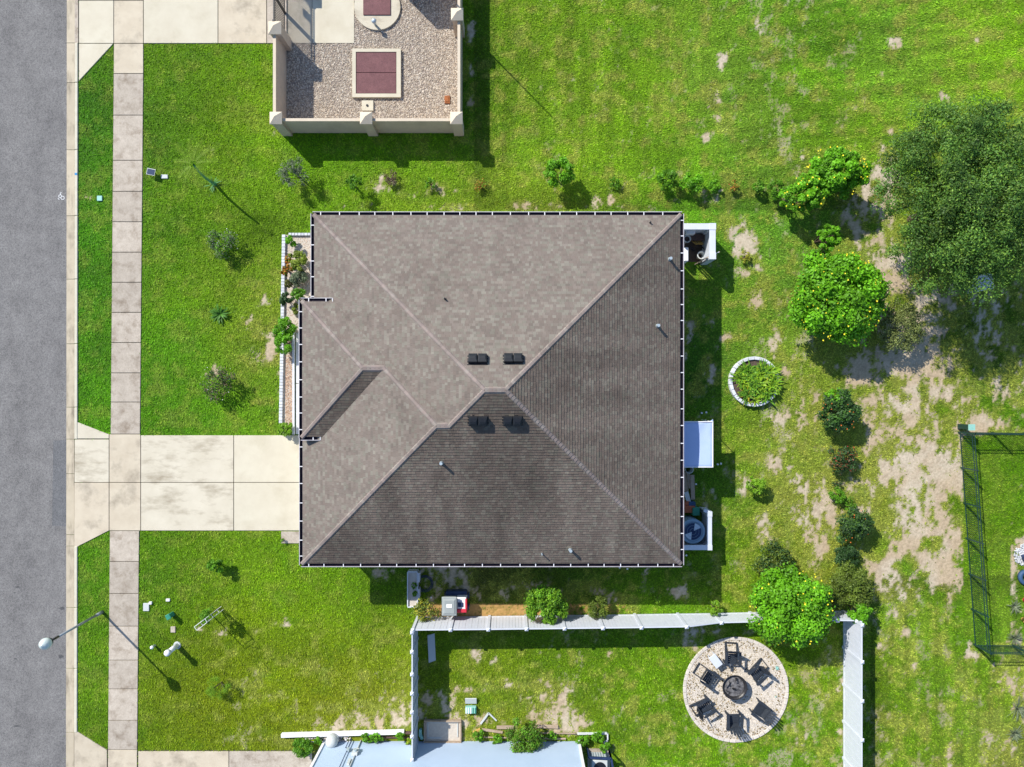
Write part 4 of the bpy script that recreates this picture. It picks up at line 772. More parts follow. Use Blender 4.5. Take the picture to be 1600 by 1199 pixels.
for k in range(5): q = G(1078, 378, .05); m.bar(q+Vector((.1*k, 0, .2)), q+Vector((.2+.08*k, -.25, .45)), .05)
tag(m.build('wood_offcuts', M['wood_y']), 'yellowish wood offcuts beside the white-rimmed pot in the pen', 'wood')
# ------------------------------------------------------------------ front yard furniture
lamp = thing('street_lamp', 'grey street lamp with pale acorn globe between kerb and sidewalk', 'street lamp', G(160, 957)); c = G(160, 957)
m = MB(); m.tube(c, c+Vector((0, 0, .5)), .085, .07, 14); m.tube(c+Vector((0, 0, .5)), c+Vector((0, 0, 3.35)), .06, .05, 14); m.build('pole', M['pole'], lamp, smooth=True)
m = MB(); m.tube(c+Vector((0, 0, 3.35)), c+Vector((0, 0, 3.85)), .055, .05, 14); m.lathe(c+Vector((0, 0, 3.8)), [(.05, 0), (.10, .05), (.17, .14), (.18, .2)], 18); m.build('neck', M['black'], lamp, smooth=True)
m = MB(); m.lathe(c+Vector((0, 0, 4.0)), [(.15, 0), (.24, .12), (.26, .24), (.22, .36), (.14, .45), (.06, .5), (.01, .54)], 24); m.build('globe', M['globe'], lamp, smooth=True)
def cover(name, label, x, y, w, d, mm, h=.03, cat='cover'): m = MB(); m.box(G(x, y, h/2), (w, d, h+.03)); return tag(m.build(name, M[mm], bevel=.01), label, cat)
cover('water_meter_lid', 'pale mint square meter lid in the grass verge', 156.5, 311, .26, .26, 'mint', .05); cover('utility_cover', 'pale blue utility cover in the grass right beside the sidewalk', 229, 949, .30, .40, 'lgrey', .04)
cover('pipe_cap', 'small bright white disc next to the pale utility cover', 236, 942.5, .15, .13, 'white', .08); cover('concrete_marker', 'small white marker stone above the green pedestal', 263, 938, .2, .13, 'white', .05); cover('flat_stone', 'pale flat stone in the grass below the green pedestal', 271, 984, .24, .3, 'conc_s', .04)
sl_ = thing('garden_sign', 'small dark solar panel light on a stake beside the sidewalk', 'garden light', G(240, 272)); m = MB(); m.box(G(240.5, 272, .30), (.36, .26, .03), rz=-.2); m.build('solar_panel', M['screen'], sl_); m = MB(); m.bar(G(242, 271, 0), G(242, 271, .3), .04); m.build('stake', M['black'], sl_)
m = MB(); m.box(G(240.5, 272, .287), (.42, .32, .02), rz=-.2); m.build('frame', M['lgrey'], sl_)
cover('flat_tile', 'pale grey tile lying in the grass next to the solar light', 257.5, 277, .34, .2, 'lgrey', .04)
pg = thing('utility_pedestal', 'small green utility pedestal in the front lawn', 'pedestal', G(270, 960)); m = MB(); m.box(G(270, 960, .22), (.2, .22, .44), rz=.5); m.build('pedestal_body', M['green_p'], pg, bevel=.02); m = MB(); m.box(G(270, 960, .46), (.24, .27, .06), rz=.5); m.build('lid', M['green_p'], pg, bevel=.02)
pw = thing('utility_pedestal', 'tall white utility pedestal with rounded cap in the front lawn', 'pedestal', G(277, 1009)); m = MB(); m.lathe(G(277, 1009), [(.13, 0), (.12, .9)], 16); m.build('tube', M['white'], pw, smooth=True); m = MB(); m.lathe(G(277, 1009, .9), [(.155, 0), (.155, .14), (.11, .2), (.02, .22)], 16); m.build('cap', M['white'], pw, smooth=True)
m = MB(); m.lathe(G(277, 1009), [(.20, 0), (.18, .05)], 14); m.build('foot', M['lgrey'], pw)
m = MB(); m.lathe(G(242, 1009), [(.06, 0), (.06, .25), (.09, .27), (.08, .33), (.02, .36)], 12); tag(m.build('cleanout_cap', M['white'], smooth=True), 'short white pipe cap beside the tall white pedestal', 'pipe cap')
tf = thing('plant_cage', 'white rectangular frame cage around a thin sapling in the front lawn', 'plant cage', G(342, 956))
cn = [(334, 965), (349, 953), (346, 948), (330, 960)]
for x, y_ in cn: m = MB(); m.bar(G(x, y_, 0), G(x, y_, 1.85), .02); m.build('stake', M['white'], tf)
for z in (.5, 1.2, 1.85):
    m = MB()
    for i in range(4): m.bar(G(*cn[i], z), G(*cn[(i+1) % 4], z), .018)
    m.build('rail', M['white'], tf)
# ------------------------------------------------------------------ things along the south side of the house
pb = thing('raised_planter', 'long white raised planter box half in the house shade', 'planter', G(645, 926))
x0, x1, y0, y1, hz = 639, 654, 890.5, 945, .45
for a, b in (((x0, y0), (x1, y0)), ((x0, y1), (x1, y1)), ((x0, y0+.9), (x0, y1-.9)), ((x1, y0+.9), (x1, y1-.9))): m = MB(); m.bar(G(*a, hz/2), G(*b, hz/2), .05, hz); m.build('side_board', M['vinyl'], pb)
m = MB(); m.prism([G(*p)[:2] for p in ((x0+.5, y0+.5), (x1-.5, y0+.5), (x1-.5, y1-.5), (x0+.5, y1-.5))], 0, hz-.08); m.build('soil', M['paver'], pb)
EXC.append([(x0-1, y0-1), (x1+1, y0-1), (x1+1, y1+1), (x0-1, y1+1)])
for a, b, lb in (((656.5, 892), (656.5, 906), 'short white board standing at the north end of the white planter'), ((656.5, 917), (656.5, 931), 'short white board leaning near the middle of the white planter')):
    m = MB(); m.bar(G(*a, .25), G(*b, .25), .07, .5); tag(m.build('loose_board', M['vinyl']), lb, 'board')
bn = thing('wheeled_bin', 'grey lidded wheelie bin standing against the white fence', 'bin', G(706, 940)); c = G(705, 938); 
def tap(c, w0, d0, w1, d1, z0, z1): return [c+Vector((a*w0/2, b*d0/2, z0)) for a, b in ((-1, -1), (1, -1), (1, 1), (-1, 1))]+[c+Vector((a*w1/2, b*d1/2, z1)) for a, b in ((-1, -1), (1, -1), (1, 1), (-1, 1))]
BX = [(3, 2, 1, 0), (4, 5, 6, 7), (0, 1, 5, 4), (1, 2, 6, 5), (2, 3, 7, 6), (3, 0, 4, 7)]
m = MB(); m.add(tap(c, .55, .62, .66, .80, .05, 1.0), BX); m.build('bin_body', M['grey'], bn, bevel=.02)
m = MB(); m.add(tap(c, .76, .96, .70, .86, 1.0, 1.06), BX); m.add(tap(c, .62, .78, .50, .62, 1.06, 1.10), BX); m.build('lid', M['grey'], bn, bevel=.015)
m = MB(); m.box(c+Vector((0, .05, 1.115)), (.28, .18, .01)); m.build('label_plate', M['white'], bn); m = MB(); m.bar(c+Vector((-.3, .45, 1.0)), c+Vector((.3, .45, 1.0)), .05); m.build('handle', M['grey'], bn)
for s_ in (-1, 1): m = MB(); m.tube(c+Vector((s_*.27, .36, .12)), c+Vector((s_*.33, .36, .12)), .12, n=14); m.build('wheel', M['black'], bn)
rt = thing('ride_on_toy', 'red and white ride-on toy with wheels beside the grey bin', 'toy', G(720, 940)); c = G(723, 938)
m = MB(); m.add(tap(c, .5, .75, .46, .7, .3, .75), BX); m.build('body', M['white'], rt, bevel=.03); m = MB(); m.add(tap(c+Vector((0, -.30, 0)), .54, .22, .5, .18, .25, .80), BX); m.build('bumper', M['red'], rt, bevel=.02)
m = MB(); m.box(c+Vector((-.05, .0, .77)), (.26, .22, .06)); m.build('seat', M['navy'], rt, bevel=.02); m = MB(); m.box(c+Vector((.22, .05, .62)), (.08, .45, .4)); m.build('side_panel', M['red'], rt)
for s_ in (-1, 1):
    for t_ in (-1, 1): m = MB(); m.tube(c+Vector((s_*.27, t_*.28, .16)), c+Vector((s_*.34, t_*.28, .16)), .16, n=16); m.build('wheel', M['navy'], rt)
m = MB(); m.box(G(714, 927.5, .2), (1.05, .42, .4)); tag(m.build('storage_chest', M['navy'], bevel=.03), 'dark blue chest lying behind the bin and toy at the shade edge', 'chest')
hs = MB(); c = G(664, 912, .04)
for k in range(3):
    rr = .32+.05*k; n_ = 26
    for i in range(n_): a, b = 2*PI*i/n_, 2*PI*(i+1)/n_; hs.tube(c+Vector((rr*math.cos(a), rr*math.sin(a), .02*k)), c+Vector((rr*math.cos(b), rr*math.sin(b), .02*k)), .015, n=5, cap=False)
tag(hs.build('garden_hose', M['navy']), 'dark coiled garden hose on the ground right of the white planter', 'hose')
m = MB(); m.prism([G(*p)[:2] for p in ((668, 993), (679, 990), (681, 1032), (670, 1036))], .0, .06); tag(m.build('old_board', M['lgrey'], bevel=.01), 'narrow pale board lying in the fence shade on the grass', 'board')
# ------------------------------------------------------------------ round terrace with fire pit
fc = thing('fire_terrace', 'round sandy gravel terrace ringed with pale pavers around the fire pit', 'terrace', G(1149.5, 1078)); FC = (1149.5, 1078); FR = 82.5
EXC.append([(FC[0]+FR*math.cos(t), FC[1]+FR*math.sin(t)) for t in [i*PI/24 for i in range(48)]])
m = MB(); m.lathe(G(*FC, -.05), [((FR-1)*S, 0), ((FR-1)*S, .075)], 64); m.build('gravel_bed', M['sandbed'], fc)
npv = 54
for i in range(npv):
    t = 2*PI*i/npv; dt = 2*PI/npv*.46; r0, r1 = (FR-4.7), FR; m = MB()
    m.prism([(G(*FC).x+r*S*math.cos(t+a), G(*FC).y+r*S*math.sin(t+a)) for r, a in ((r0, -dt), (r1, -dt), (r1, dt), (r0, dt))], -.05, .055+random.uniform(-.01, .012)); m.build('paver', M['paver'], fc, bevel=.01)
def disc(r0, r1, c): 
    def f(n): t = RNG.uniform(0, 2*PI, n); r = np.sqrt(RNG.uniform(r0**2, r1**2, n)); return (c[0]+r*np.cos(t)-800)*S, -(c[1]+r*np.sin(t)-600)*S
    return f
pebbles('pebbles', 9000, disc(0, 77, FC), fc, (.016, .034), [(.63, .575, .50), (.57, .515, .44), (.71, .65, .575), (.52, .465, .39)], .025)
def litter(n):
    t = RNG.uniform(0, 2*PI, n); r = 77*np.sqrt(RNG.random(n)); x = FC[0]+r*np.cos(t); y = FC[1]+r*np.sin(t); p = .22+.8*(x < FC[0])*(fbm(x/16, y/16, 77, 3) > .48)+.7*(r > 66); k = RNG.random(n) < p; return (x[k]-800)*S, -(y[k]-600)*S
pebbles('leaf_litter', 2600, litter, fc, (.02, .05), [(.20, .14, .07), (.28, .22, .1), (.12, .1, .06), (.33, .25, .14)], .035, flat=.2)
fp = thing('fire_pit', 'black round fire bowl with ash in the centre of the terrace', 'fire pit', G(1142, 1066)); c = G(1143, 1068)
m = MB(); m.lathe(c, [(.30, .03), (.42, .12), (.58, .42), (.63, .52), (.60, .53), (.53, .42), (.44, .30)], 26, False); m.build('bowl', M['firebowl'], fp, smooth=True)
m = MB(); m.lathe(c, [(.50, .38), (.40, .40), (.2, .42), (.02, .43)], 26); m.build('ash_bed', M['ash'], fp)
for k in range(5): m = MB(); a = c+Vector((random.uniform(-.3, .3), random.uniform(-.3, .3), .46)); m.tube(a, a+Vector((random.uniform(-.25, .25), random.uniform(-.25, .25), .03)), .05, n=7); m.build('charred_log', M['ash' if k % 2 else 'firebowl'], fp)
for k in range(3): t = k*2*PI/3; m = MB(); m.bar(c+Vector((.35*math.cos(t), .35*math.sin(t), .2)), c+Vector((.5*math.cos(t), .5*math.sin(t), 0)), .04); m.build('leg', M['firebowl'], fp)
def make_chair():
    """Adirondack style chair; faces +Y"""
    t = thing('garden_chair', '', 'chair', (0, 0, 0)); mm = M['charcoal']
    st = MB()
    for k in range(6): st.box((0, .24-.095*k, .37-.022*k), (.52, .08, .022))
    st.build('seat', mm, t)
    for k in range(5):
        x = (k-2)*.108; L = .78-.05*abs(k-2)**1.4; a = Vector((x*.85, -.27, .24)); b = Vector((x*1.25, -.27-.34*L, .24+.94*L)); m = MB(); m.bar(a, b, .10, .022, up=(0, 1, .4)); m.build('back_slat', mm, t, bevel=.004)
    m = MB(); m.bar((-.27, -.36, .52), (.27, -.36, .52), .05, .07); m.build('back_rail', mm, t)
    for s_ in (-1, 1):
        m = MB(); m.prism([(s_*.27, .36), (s_*.42, .36), (s_*.43, .1), (s_*.38, -.36), (s_*.29, -.36)], .545, .575); m.build('armrest', mm, t)
        m = MB(); m.box((s_*.33, .26, .27), (.045, .11, .55)); m.build('front_leg', mm, t)
        m = MB(); m.bar((s_*.29, .30, .33), (s_*.29, -.68, .03), .035, .11); m.build('rear_leg', mm, t); 
    m = MB(); m.bar((-.29, -.66, .06), (.29, -.66, .06), .04, .05); m.build('rear_stretcher', mm, t)
    return t
ch0 = make_chair()
chairs = [(1140, 1024, 'dark garden chair on the terrace directly north of the fire pit'), (1104, 1054, 'dark garden chair northwest of the fire pit'), (1178, 1048, 'dark garden chair northeast of the fire pit'),
 (1099, 1099, 'dark garden chair southwest of the fire pit'), (1143, 1119, 'dark garden chair directly south of the fire pit'), (1183, 1104, 'dark garden chair southeast of the fire pit nearest the terrace rim')]
for i, (x, y_, lb) in enumerate(chairs):
    o = ch0 if i == 0 else copy_tree(ch0); o.location = G(x, y_, .03); d = G(1144, 1072)-G(x, y_); o.rotation_euler = (0, 0, math.atan2(d.y, d.x)-PI/2+random.uniform(-.15, .15)); o['label'] = lb; o['group'] = 'garden chairs around the fire pit'
tb = thing('side_table', 'low white rectangular side table on the terrace northwest of the pit', 'table', G(1114, 1029, .02)); c = G(1114, 1028)
T = Matrix.Rotation(-.93, 3, 'Z'); m = MB(); m.box(c+Vector((0, 0, .46)), (.66, .40, .03), M=T); m.build('tabletop', M['vinyl'], tb, bevel=.008)
for a in (-1, 1):
    for b in (-1, 1): m = MB(); q = c+T @ Vector((a*.28, b*.15, 0)); m.box(q+Vector((0, 0, .235)), (.04, .04, .42)); m.build('leg', M['vinyl'], tb)
for (x, y_, lb) in ((1214, 1043, 'scrap of teal film on the terrace northeast of the pit'), (1212, 1088, 'scrap of teal film on the terrace east of the pit')):
    m = MB(); q = G(x, y_, .05); m.add([q+Vector((random.uniform(-.12, .12), random.uniform(-.12, .12), random.uniform(0, .06))) for _ in range(6)], [(0, 1, 2), (2, 3, 4), (0, 4, 5)]); tag(m.build('plastic_scrap', M['mint']), lb, 'scrap')
# ------------------------------------------------------------------ round planter ring
rg = thing('planter_ring', 'round white block ring planter filled with strappy green plants', 'planter', G(1179, 596)); RC = (1176.5, 597); RR = 37.5
EXC.append([(RC[0]+RR*math.cos(t), RC[1]+RR*math.sin(t)) for t in [i*PI/12 for i in range(24)]])
m = MB(); m.lathe(G(*RC, 0), [((RR-3)*S, 0), ((RR-3)*S, .14)], 32); m.build('soil', M['soil'], rg)
for i in range(26):
    t = 2*PI*i/26; dt = 2*PI/26*.47; m = MB(); r0, r1 = RR-3.6, RR+1.6; m.prism([(G(*RC).x+r*S*math.cos(t+a), G(*RC).y+r*S*math.sin(t+a)) for r, a in ((r0, -dt), (r1, -dt), (r1, dt), (r0, dt))], -.05, .24+random.uniform(-.015, .015)); m.build('ring_block', M['brick'], rg, bevel=.015)
# ------------------------------------------------------------------ plants
def leafmesh(name, parent, pos, nrm, size, cols, aspect=.5, kind=None):
    n = len(pos); nrm = nrm/np.linalg.norm(nrm, axis=1, keepdims=True)
    t = RNG.normal(size=(n, 3)); a = np.cross(nrm, t); a /= np.linalg.norm(a, axis=1, keepdims=True)+1e-9; b = np.cross(nrm, a)
    L = size[:, None]; Wd = L*aspect; q = np.stack([pos-a*L*.5, pos+b*Wd*.5-nrm*L*.06, pos+a*L*.5-nrm*L*.12, pos-b*Wd*.5-nrm*L*.06], 1)
    V_ = q.reshape(-1, 3); F_ = np.arange(n*4).reshape(n, 4)
    return npmesh(name, V_, F_, M['leaf'], parent, np.repeat(cols, 4, 0), kind)
def crown(c, rad, nclump, nleaf, lsize, col, var=.3, col2=None, p2=.0, crad=.28, up=.5, aspect=.5, gap=.0, shell=.55):
    """c centre, rad (rx, ry, rz). clumps sit near the crown surface; leaves face outwards and upwards"""
    d = RNG.normal(size=(nclump, 3)); d[:, 2] = np.abs(d[:, 2])*1.0-.25*RNG.random(nclump); d /= np.linalg.norm(d, axis=1, keepdims=True)
    rr = shell+(1-shell)*RNG.random(nclump)**.6; wob = .86+.28*RNG.random(nclump)
    cc = c+d*np.array(rad)*(rr*wob)[:, None]; cs = crad*min(rad[0], rad[1])*RNG.uniform(.6, 1.25, nclump); ccol = RNG.uniform(1-var, 1+var, nclump)
    k = RNG.integers(0, nclump, nleaf); e = RNG.normal(size=(nleaf, 3)); e /= np.linalg.norm(e, axis=1, keepdims=True); e[:, 2] = np.where(RNG.random(nleaf) < up, np.abs(e[:, 2]), e[:, 2])
    pos = cc[k]+e*(cs[k]*(.40+.75*RNG.random(nleaf)**.7))[:, None]+RNG.normal(size=(nleaf, 3))*(cs[k]*.15)[:, None]; nr = e+RNG.normal(size=(nleaf, 3))*.6+np.array([0, 0, .5])
    base = np.tile(np.array(col), (nleaf, 1))
    if col2 is not None: s_ = RNG.random(nleaf) < p2; base[s_] = np.array(col2)
    cols = base*(ccol[k]*RNG.uniform(.8, 1.2, nleaf))[:, None]
    return pos, nr, RNG.uniform(.7, 1.3, nleaf)*lsize, cols, cc
def shrub(px, py, r, h, label, col, leaf=.10, n=None, name='shrub', cat='shrub', group=None, var=.3, col2=None, p2=0, nclump=None, aspect=.5, flowers=0, fcol='yellow', stems=5, squash=1.0, crad=.3, fr=.07, trunk=.02):
    """px, py: where its crown is seen; r in grid units; h height in metres"""
    zc = h*.62; b = W(px, py, zc); b.z = 0; t = thing(name, label, cat, b, group=group); rm = r*S*(1-zc/H); c = np.array([b.x, b.y, zc])
    nc = nclump or max(6, int(10+rm*26)); n = int((n or 250+rm*rm*2600)*1.6); r *= .97 if r > 30 else 1.10; rm = r*S*(1-zc/H); leaf *= 1.1
    pos, nr, sz, cols, cc = crown(c, (rm*.86, rm*.86*squash, h*.36), nc, n, leaf, col, var, col2, p2, crad=crad, aspect=aspect)
    pos[:, 2] = np.maximum(pos[:, 2], .03); leafmesh('foliage', t, pos, nr, sz, cols, aspect)
    m = MB(); k = RNG.choice(len(cc), min(stems, len(cc)), replace=False)
    for i in k: q = Vector(cc[i]); f = Vector((b.x+random.uniform(-.04, .04), b.y+random.uniform(-.04, .04), 0)); mid = (f*.55+q*.45)+Vector((0, 0, .1*h)); m.tube(f, mid, trunk, trunk*.7, 6, False); m.tube(mid, q, trunk*.7, trunk*.35, 6, False)
    m.build('stem', M['bark'], t)
    if flowers:
        d = RNG.normal(size=(flowers, 3)); d[:, 2] = np.abs(d[:, 2])*.8+.1; d /= np.linalg.norm(d, axis=1, keepdims=True); p = c+d*np.array([rm*.97, rm*.97*squash, h*.42]); m = MB()
        for q in p:
            q = Vector(q)+Vector((0, 0, .06)); r0 = fr*random.uniform(.7, 1.15); vs = [q]+[q+Vector((math.cos(a)*r0*(1 if j % 2 else .55), math.sin(a)*r0*(1 if j % 2 else .55), random.uniform(0, .03))) for j, a in enumerate([i*PI/6 for i in range(12)])]; m.add(vs, [(0, i+1, (i+1) % 12+1) for i in range(12)])
        tag(m.build('flowers', M[fcol], t), kind='stuff')
    return t
M['orange'] = mat('orange_blossom', (.65, .16, .03), (.6, .22, .05), 8, .6); M['whitef'] = mat('white_blossom', (.7, .7, .66), None, 8, .6); M['redf'] = mat('red_blossom', (.5, .05, .05), None, 8, .6)
BRT = (.12, .335, .008); MID = (.095, .25, .010); DRK = (.035, .085, .022); OLV = (.11, .165, .02); LIM = (.17, .34, .015); GRY = (.14, .18, .10); YEL = (.33, .33, .03); ORG = (.40, .16, .03)
# big shade tree
def bigtree(px, py, rx, ry, ztop, zb, label, col):
    zc = (ztop+zb)/2; b = W(px, py, zc); b.z = 0; t = thing('oak_tree', label, 'tree', b); c = np.array([b.x, b.y, zc]); k = S*(1-zc/H)
    pos, nr, sz, cols, cc = crown(c, (rx*k*.86, ry*k*.86, (ztop-zb)/2), 480, 100000, .11, col, .46, (.14, .25, .03), .30, crad=.125, up=.4, aspect=.45, shell=.25)
    leafmesh('crown', t, pos, nr, sz, cols, .45)
    m = MB(); f = Vector((b.x, b.y, -.05)); top = Vector((b.x+.1, b.y, zb+.3)); m.tube(f, top, .22, .16, 12, False); t_ = m.build('trunk', M['bark'], t, smooth=True)
    for i in RNG.choice(len(cc), 46, replace=False):
        q = Vector(cc[i]); mid = top.lerp(q, .5)+Vector((random.uniform(-.3, .3), random.uniform(-.3, .3), .25)); m = MB(); m.tube(top-Vector((0, 0, random.uniform(0, .6))), mid, .07, .04, 6, False); m.tube(mid, q, .04, .012, 6, False); m.build('limb', M['bark'], t)
    return t
bigtree(1496, 314, 144, 180, 5.6, 1.6, 'large dark green shade tree in the northeast of the garden', (.066, .155, .022))
OLT = (.16, .20, .05)
shrub(1410, 512, 42, 1.5, 'pale olive shrub below the lower left edge of the dark shade tree', (.17, .21, .06), .09, 3800, nclump=90, crad=.22)
FL = 'yellow flowering sunflower shrubs'
TI = dict(leaf=.135, aspect=.62, name='sunflower_shrub', cat='flowering shrub', group=FL, crad=.20, var=.38, fr=.052, trunk=.035, stems=9)
shrub(1307, 466, 78, 2.9, 'largest round bright green shrub dotted with yellow flowers', BRT, n=23000, nclump=170, flowers=85, **TI)
shrub(1302, 272, 54, 2.5, 'bright green yellow-flowered shrub northwest of the dark shade tree', BRT, n=12500, nclump=80, flowers=34, squash=.78, **TI)
shrub(1252, 308, 38, 2.0, 'lower lobe of bright green flowering shrub west of the shade tree', BRT, n=6500, nclump=50, flowers=20, squash=.8, **TI)
shrub(1236, 948, 66, 2.7, 'round yellow-flowered shrub leaning over the white fence above the terrace', BRT, n=20000, nclump=150, flowers=42, **TI)
shrub(1293, 370, 19, 2.2, 'small bright green shrub lobe just north of the largest flowering shrub', BRT, n=1800, nclump=22, flowers=0, **TI); shrub(1282, 395, 15, 2.0, 'smallest bright green lobe at the northwest edge of the largest flowering shrub', BRT, n=1200, nclump=16, flowers=2, **TI)
shrub(1182, 938, 14, 1.0, 'low yellow-green shrub at the west foot of the fence-side flowering shrub', LIM, n=1200, nclump=16, flowers=8, **TI)
# east row
ER = 'shrubs in the dirt strip east of the garden'
shrub(1311, 645, 33, 1.5, 'dark glossy shrub with rusty blossoms, largest of the eastern row', DRK, .12, 5200, group=ER, col2=(.06, .15, .02), p2=.35, flowers=22, fcol='orange', fr=.036); shrub(1302, 622, 14, 1.3, 'bright green tuft at the north end of the eastern shrub row', BRT, .09, 900, group=ER)
shrub(1315, 715, 22, .9, 'sparse dark shrub with red flowers second in the eastern row', DRK, .10, 1500, group=ER, col2=(.2, .08, .03), p2=.2, flowers=12, fcol='redf', fr=.036); shrub(1307, 757, 7, .4, 'tiny dark plant on the bare earth between eastern shrubs', DRK, .06, 160, group=ER, name='plant', cat='plant')
shrub(1307, 775, 13, .5, 'small bright green clump in the middle of the eastern row', MID, .08, 700, group=ER, name='plant', cat='plant'); shrub(1326, 788, 13, .3, 'low flat green patch above the orange-flecked eastern shrub', MID, .07, 400, group=ER, name='plant', cat='plant')
shrub(1330, 820, 26, 1.2, 'dark shrub flecked with orange, third large one of the eastern row', DRK, .11, 3400, group=ER, col2=(.07, .15, .02), p2=.3, flowers=12, fcol='orange', fr=.036); shrub(1322, 872, 19, .8, 'dark green low shrub at the southern end of the eastern row', DRK, .10, 1600, group=ER)
shrub(1326, 917, 38, 1.3, 'wide olive green shrub behind the corner of the white fence', OLV, .10, 6000, group=ER); shrub(1205, 875, 29, .9, 'olive shrub north of the fence-side flowering shrub', OLV, .10, 2600, col2=DRK, p2=.4, nclump=40); shrub(1341, 955, 17, 1.6, 'bright green leafy shrub at the northeast fence corner', BRT, .11, 1800)
shrub(1180, 758, 14, 1.0, 'small lime green shrub standing alone east of the canopy', LIM, .09, 800); shrub(1163, 402, 9, .35, 'small yellowish plant on the dirt near the northeast pen', YEL, .07, 260, name='plant', cat='plant')
# northern row
NR = 'young plants in the row north of the house'
shrub(874, 271, 20, 1.5, 'round bright green young tree, largest of the northern row', BRT, .13, 1700, group=NR); shrub(960, 287, 9, .3, 'low green sprout east of the round young tree', MID, .09, 220, group=NR, name='plant', cat='plant')
shrub(1043, 281, 15, .9, 'leafy green shrub, left one of the eastern pair in the northern row', MID, .11, 800, group=NR); shrub(1080, 286, 16, .9, 'leafy green shrub, right one of the eastern pair in the northern row', BRT, .11, 1000, group=NR)
shrub(1115, 292, 10, .5, 'small green plant right of the leafy pair in the northern row', BRT, .09, 350, group=NR, name='plant', cat='plant'); shrub(1145, 291, 8, .45, 'small orange-brown plant in the northern row', ORG, .07, 240, group=NR, name='plant', cat='plant', col2=MID, p2=.4); shrub(1184, 293, 10, .6, 'small green plant west of the flowering shrubs in the northern row', MID, .09, 350, group=NR, name='plant', cat='plant'); shrub(1215, 296, 14, 1.0, 'green bush touching the flowering shrub lobe', MID, .11, 800, group=NR)
shrub(672, 287, 9, .4, 'tiny dark green seedling on a bare spot north of the roof', MID, .08, 200, group=NR, name='plant', cat='plant'); shrub(752, 290, 10, .4, 'tiny plant with orange leaves north of the roof', ORG, .07, 200, group=NR, name='plant', cat='plant', col2=LIM, p2=.5); shrub(612, 280, 11, .35, 'dry brown clump north of the roof', (.16, .12, .07), .07, 300, group=NR, name='plant', cat='plant'); shrub(553, 288, 13, 1.1, 'light green sapling near the northwest roof corner', MID, .09, 500, group=NR, name='sapling', cat='sapling')
shrub(461, 272, 22, 1.2, 'grey-green spiky young tree southwest of the walled yard', GRY, .13, 700, group=NR, aspect=.25, name='sapling', cat='sapling')
# front lawn
FY = 'small shrubs planted in the front lawn'
shrub(350, 380, 24, .8, 'grey shrub with whitish blossoms in the northern front lawn', GRY, .09, 900, group=FY, col2=MID, p2=.5, flowers=9, fcol='whitef', fr=.028); shrub(343, 598, 31, .9, 'sparse brownish shrub with pale blossoms in the southern front lawn', (.16, .14, .07), .09, 800, group=FY, col2=DRK, p2=.5, flowers=10, fcol='whitef', fr=.028, stems=9)
shrub(337, 886, 13, .9, 'small green shrub with deep shade south of the driveway', MID, .12, 600, group=FY); shrub(341, 1073, 20, .7, 'fuzzy bright green shrub near the south driveway', LIM, .06, 1500, group=FY, aspect=.2, var=.15)
shrub(330, 962, 14, 1.6, 'thin leafy sapling inside the white frame cage', MID, .08, 420, name='sapling', cat='sapling')
shrub(666, 955, 20, 1.0, 'sparse yellow-green bush between white planter and grey bin', OLV, .09, 700, col2=YEL, p2=.4); shrub(853, 945, 30, 1.7, 'bushy bright green shrub overhanging the white fence behind the house', MID, .10, 4500, col2=LIM, p2=.4); shrub(933, 948, 17, 1.1, 'smaller yellowish green shrub at the fence right of the bushy one', OLV, .09, 1300)
shrub(1117, 951, 11, .9, 'tiny bright green shrub by the fence behind the house', LIM, .09, 450); shrub(1028, 936, 7, .3, 'low light green tuft in the shaded lawn behind the house', LIM, .07, 160, name='plant', cat='plant')
shrub(821, 1150, 28, 1.2, 'bushy green plant among the planks before the pale blue wall', MID, .10, 3200, col2=OLV, p2=.4); shrub(473, 1168, 15, .9, 'round clipped shrub at the corner of the south driveway', MID, .07, 3000, var=.12, nclump=60)
for (x, y_, r_, lb) in ((748, 1150, 10, 'leafy creeper at the yellow timber block'), (775, 1155, 9, 'low green creeper left of the bushy plant'), (863, 1149, 8, 'low green creeper between the grey and tan strips'), (910, 1156, 11, 'leafy green clump beside the right end of the pale blue wall'), (934, 1152, 11, 'leafy green clump within the low white edging'), (946, 1168, 9, 'leafy clump right above the dark framed air conditioner'), (574, 1153, 9, 'low hedge plant under the middle of the long white rail'), (590, 1153, 9, 'low hedge plant beside the dark timber bed frame'), (625, 1151, 8, 'small leafy plant inside the dark timber bed frame'), (641, 1160, 7, 'yellowish plant at the foot of the edge-on white fence'), (497, 1158, 7, 'pale green tuft between clipped shrub and white tank')):
    shrub(x, y_, r_, .4, lb, MID if 'yellow' not in lb.split()[0] else YEL, .08, 600, name='plant', cat='plant', squash=.8, col2=BRT, p2=.4)
for (x, y_, r_, h_, lb) in ((647, 915, 5, .75, 'small green plant at the north end inside the white planter box'), (648, 928, 4, .7, 'small green plant in the middle of the white planter box')): shrub(x, y_, r_, h_, lb, MID, .07, 160, name='plant', cat='plant')
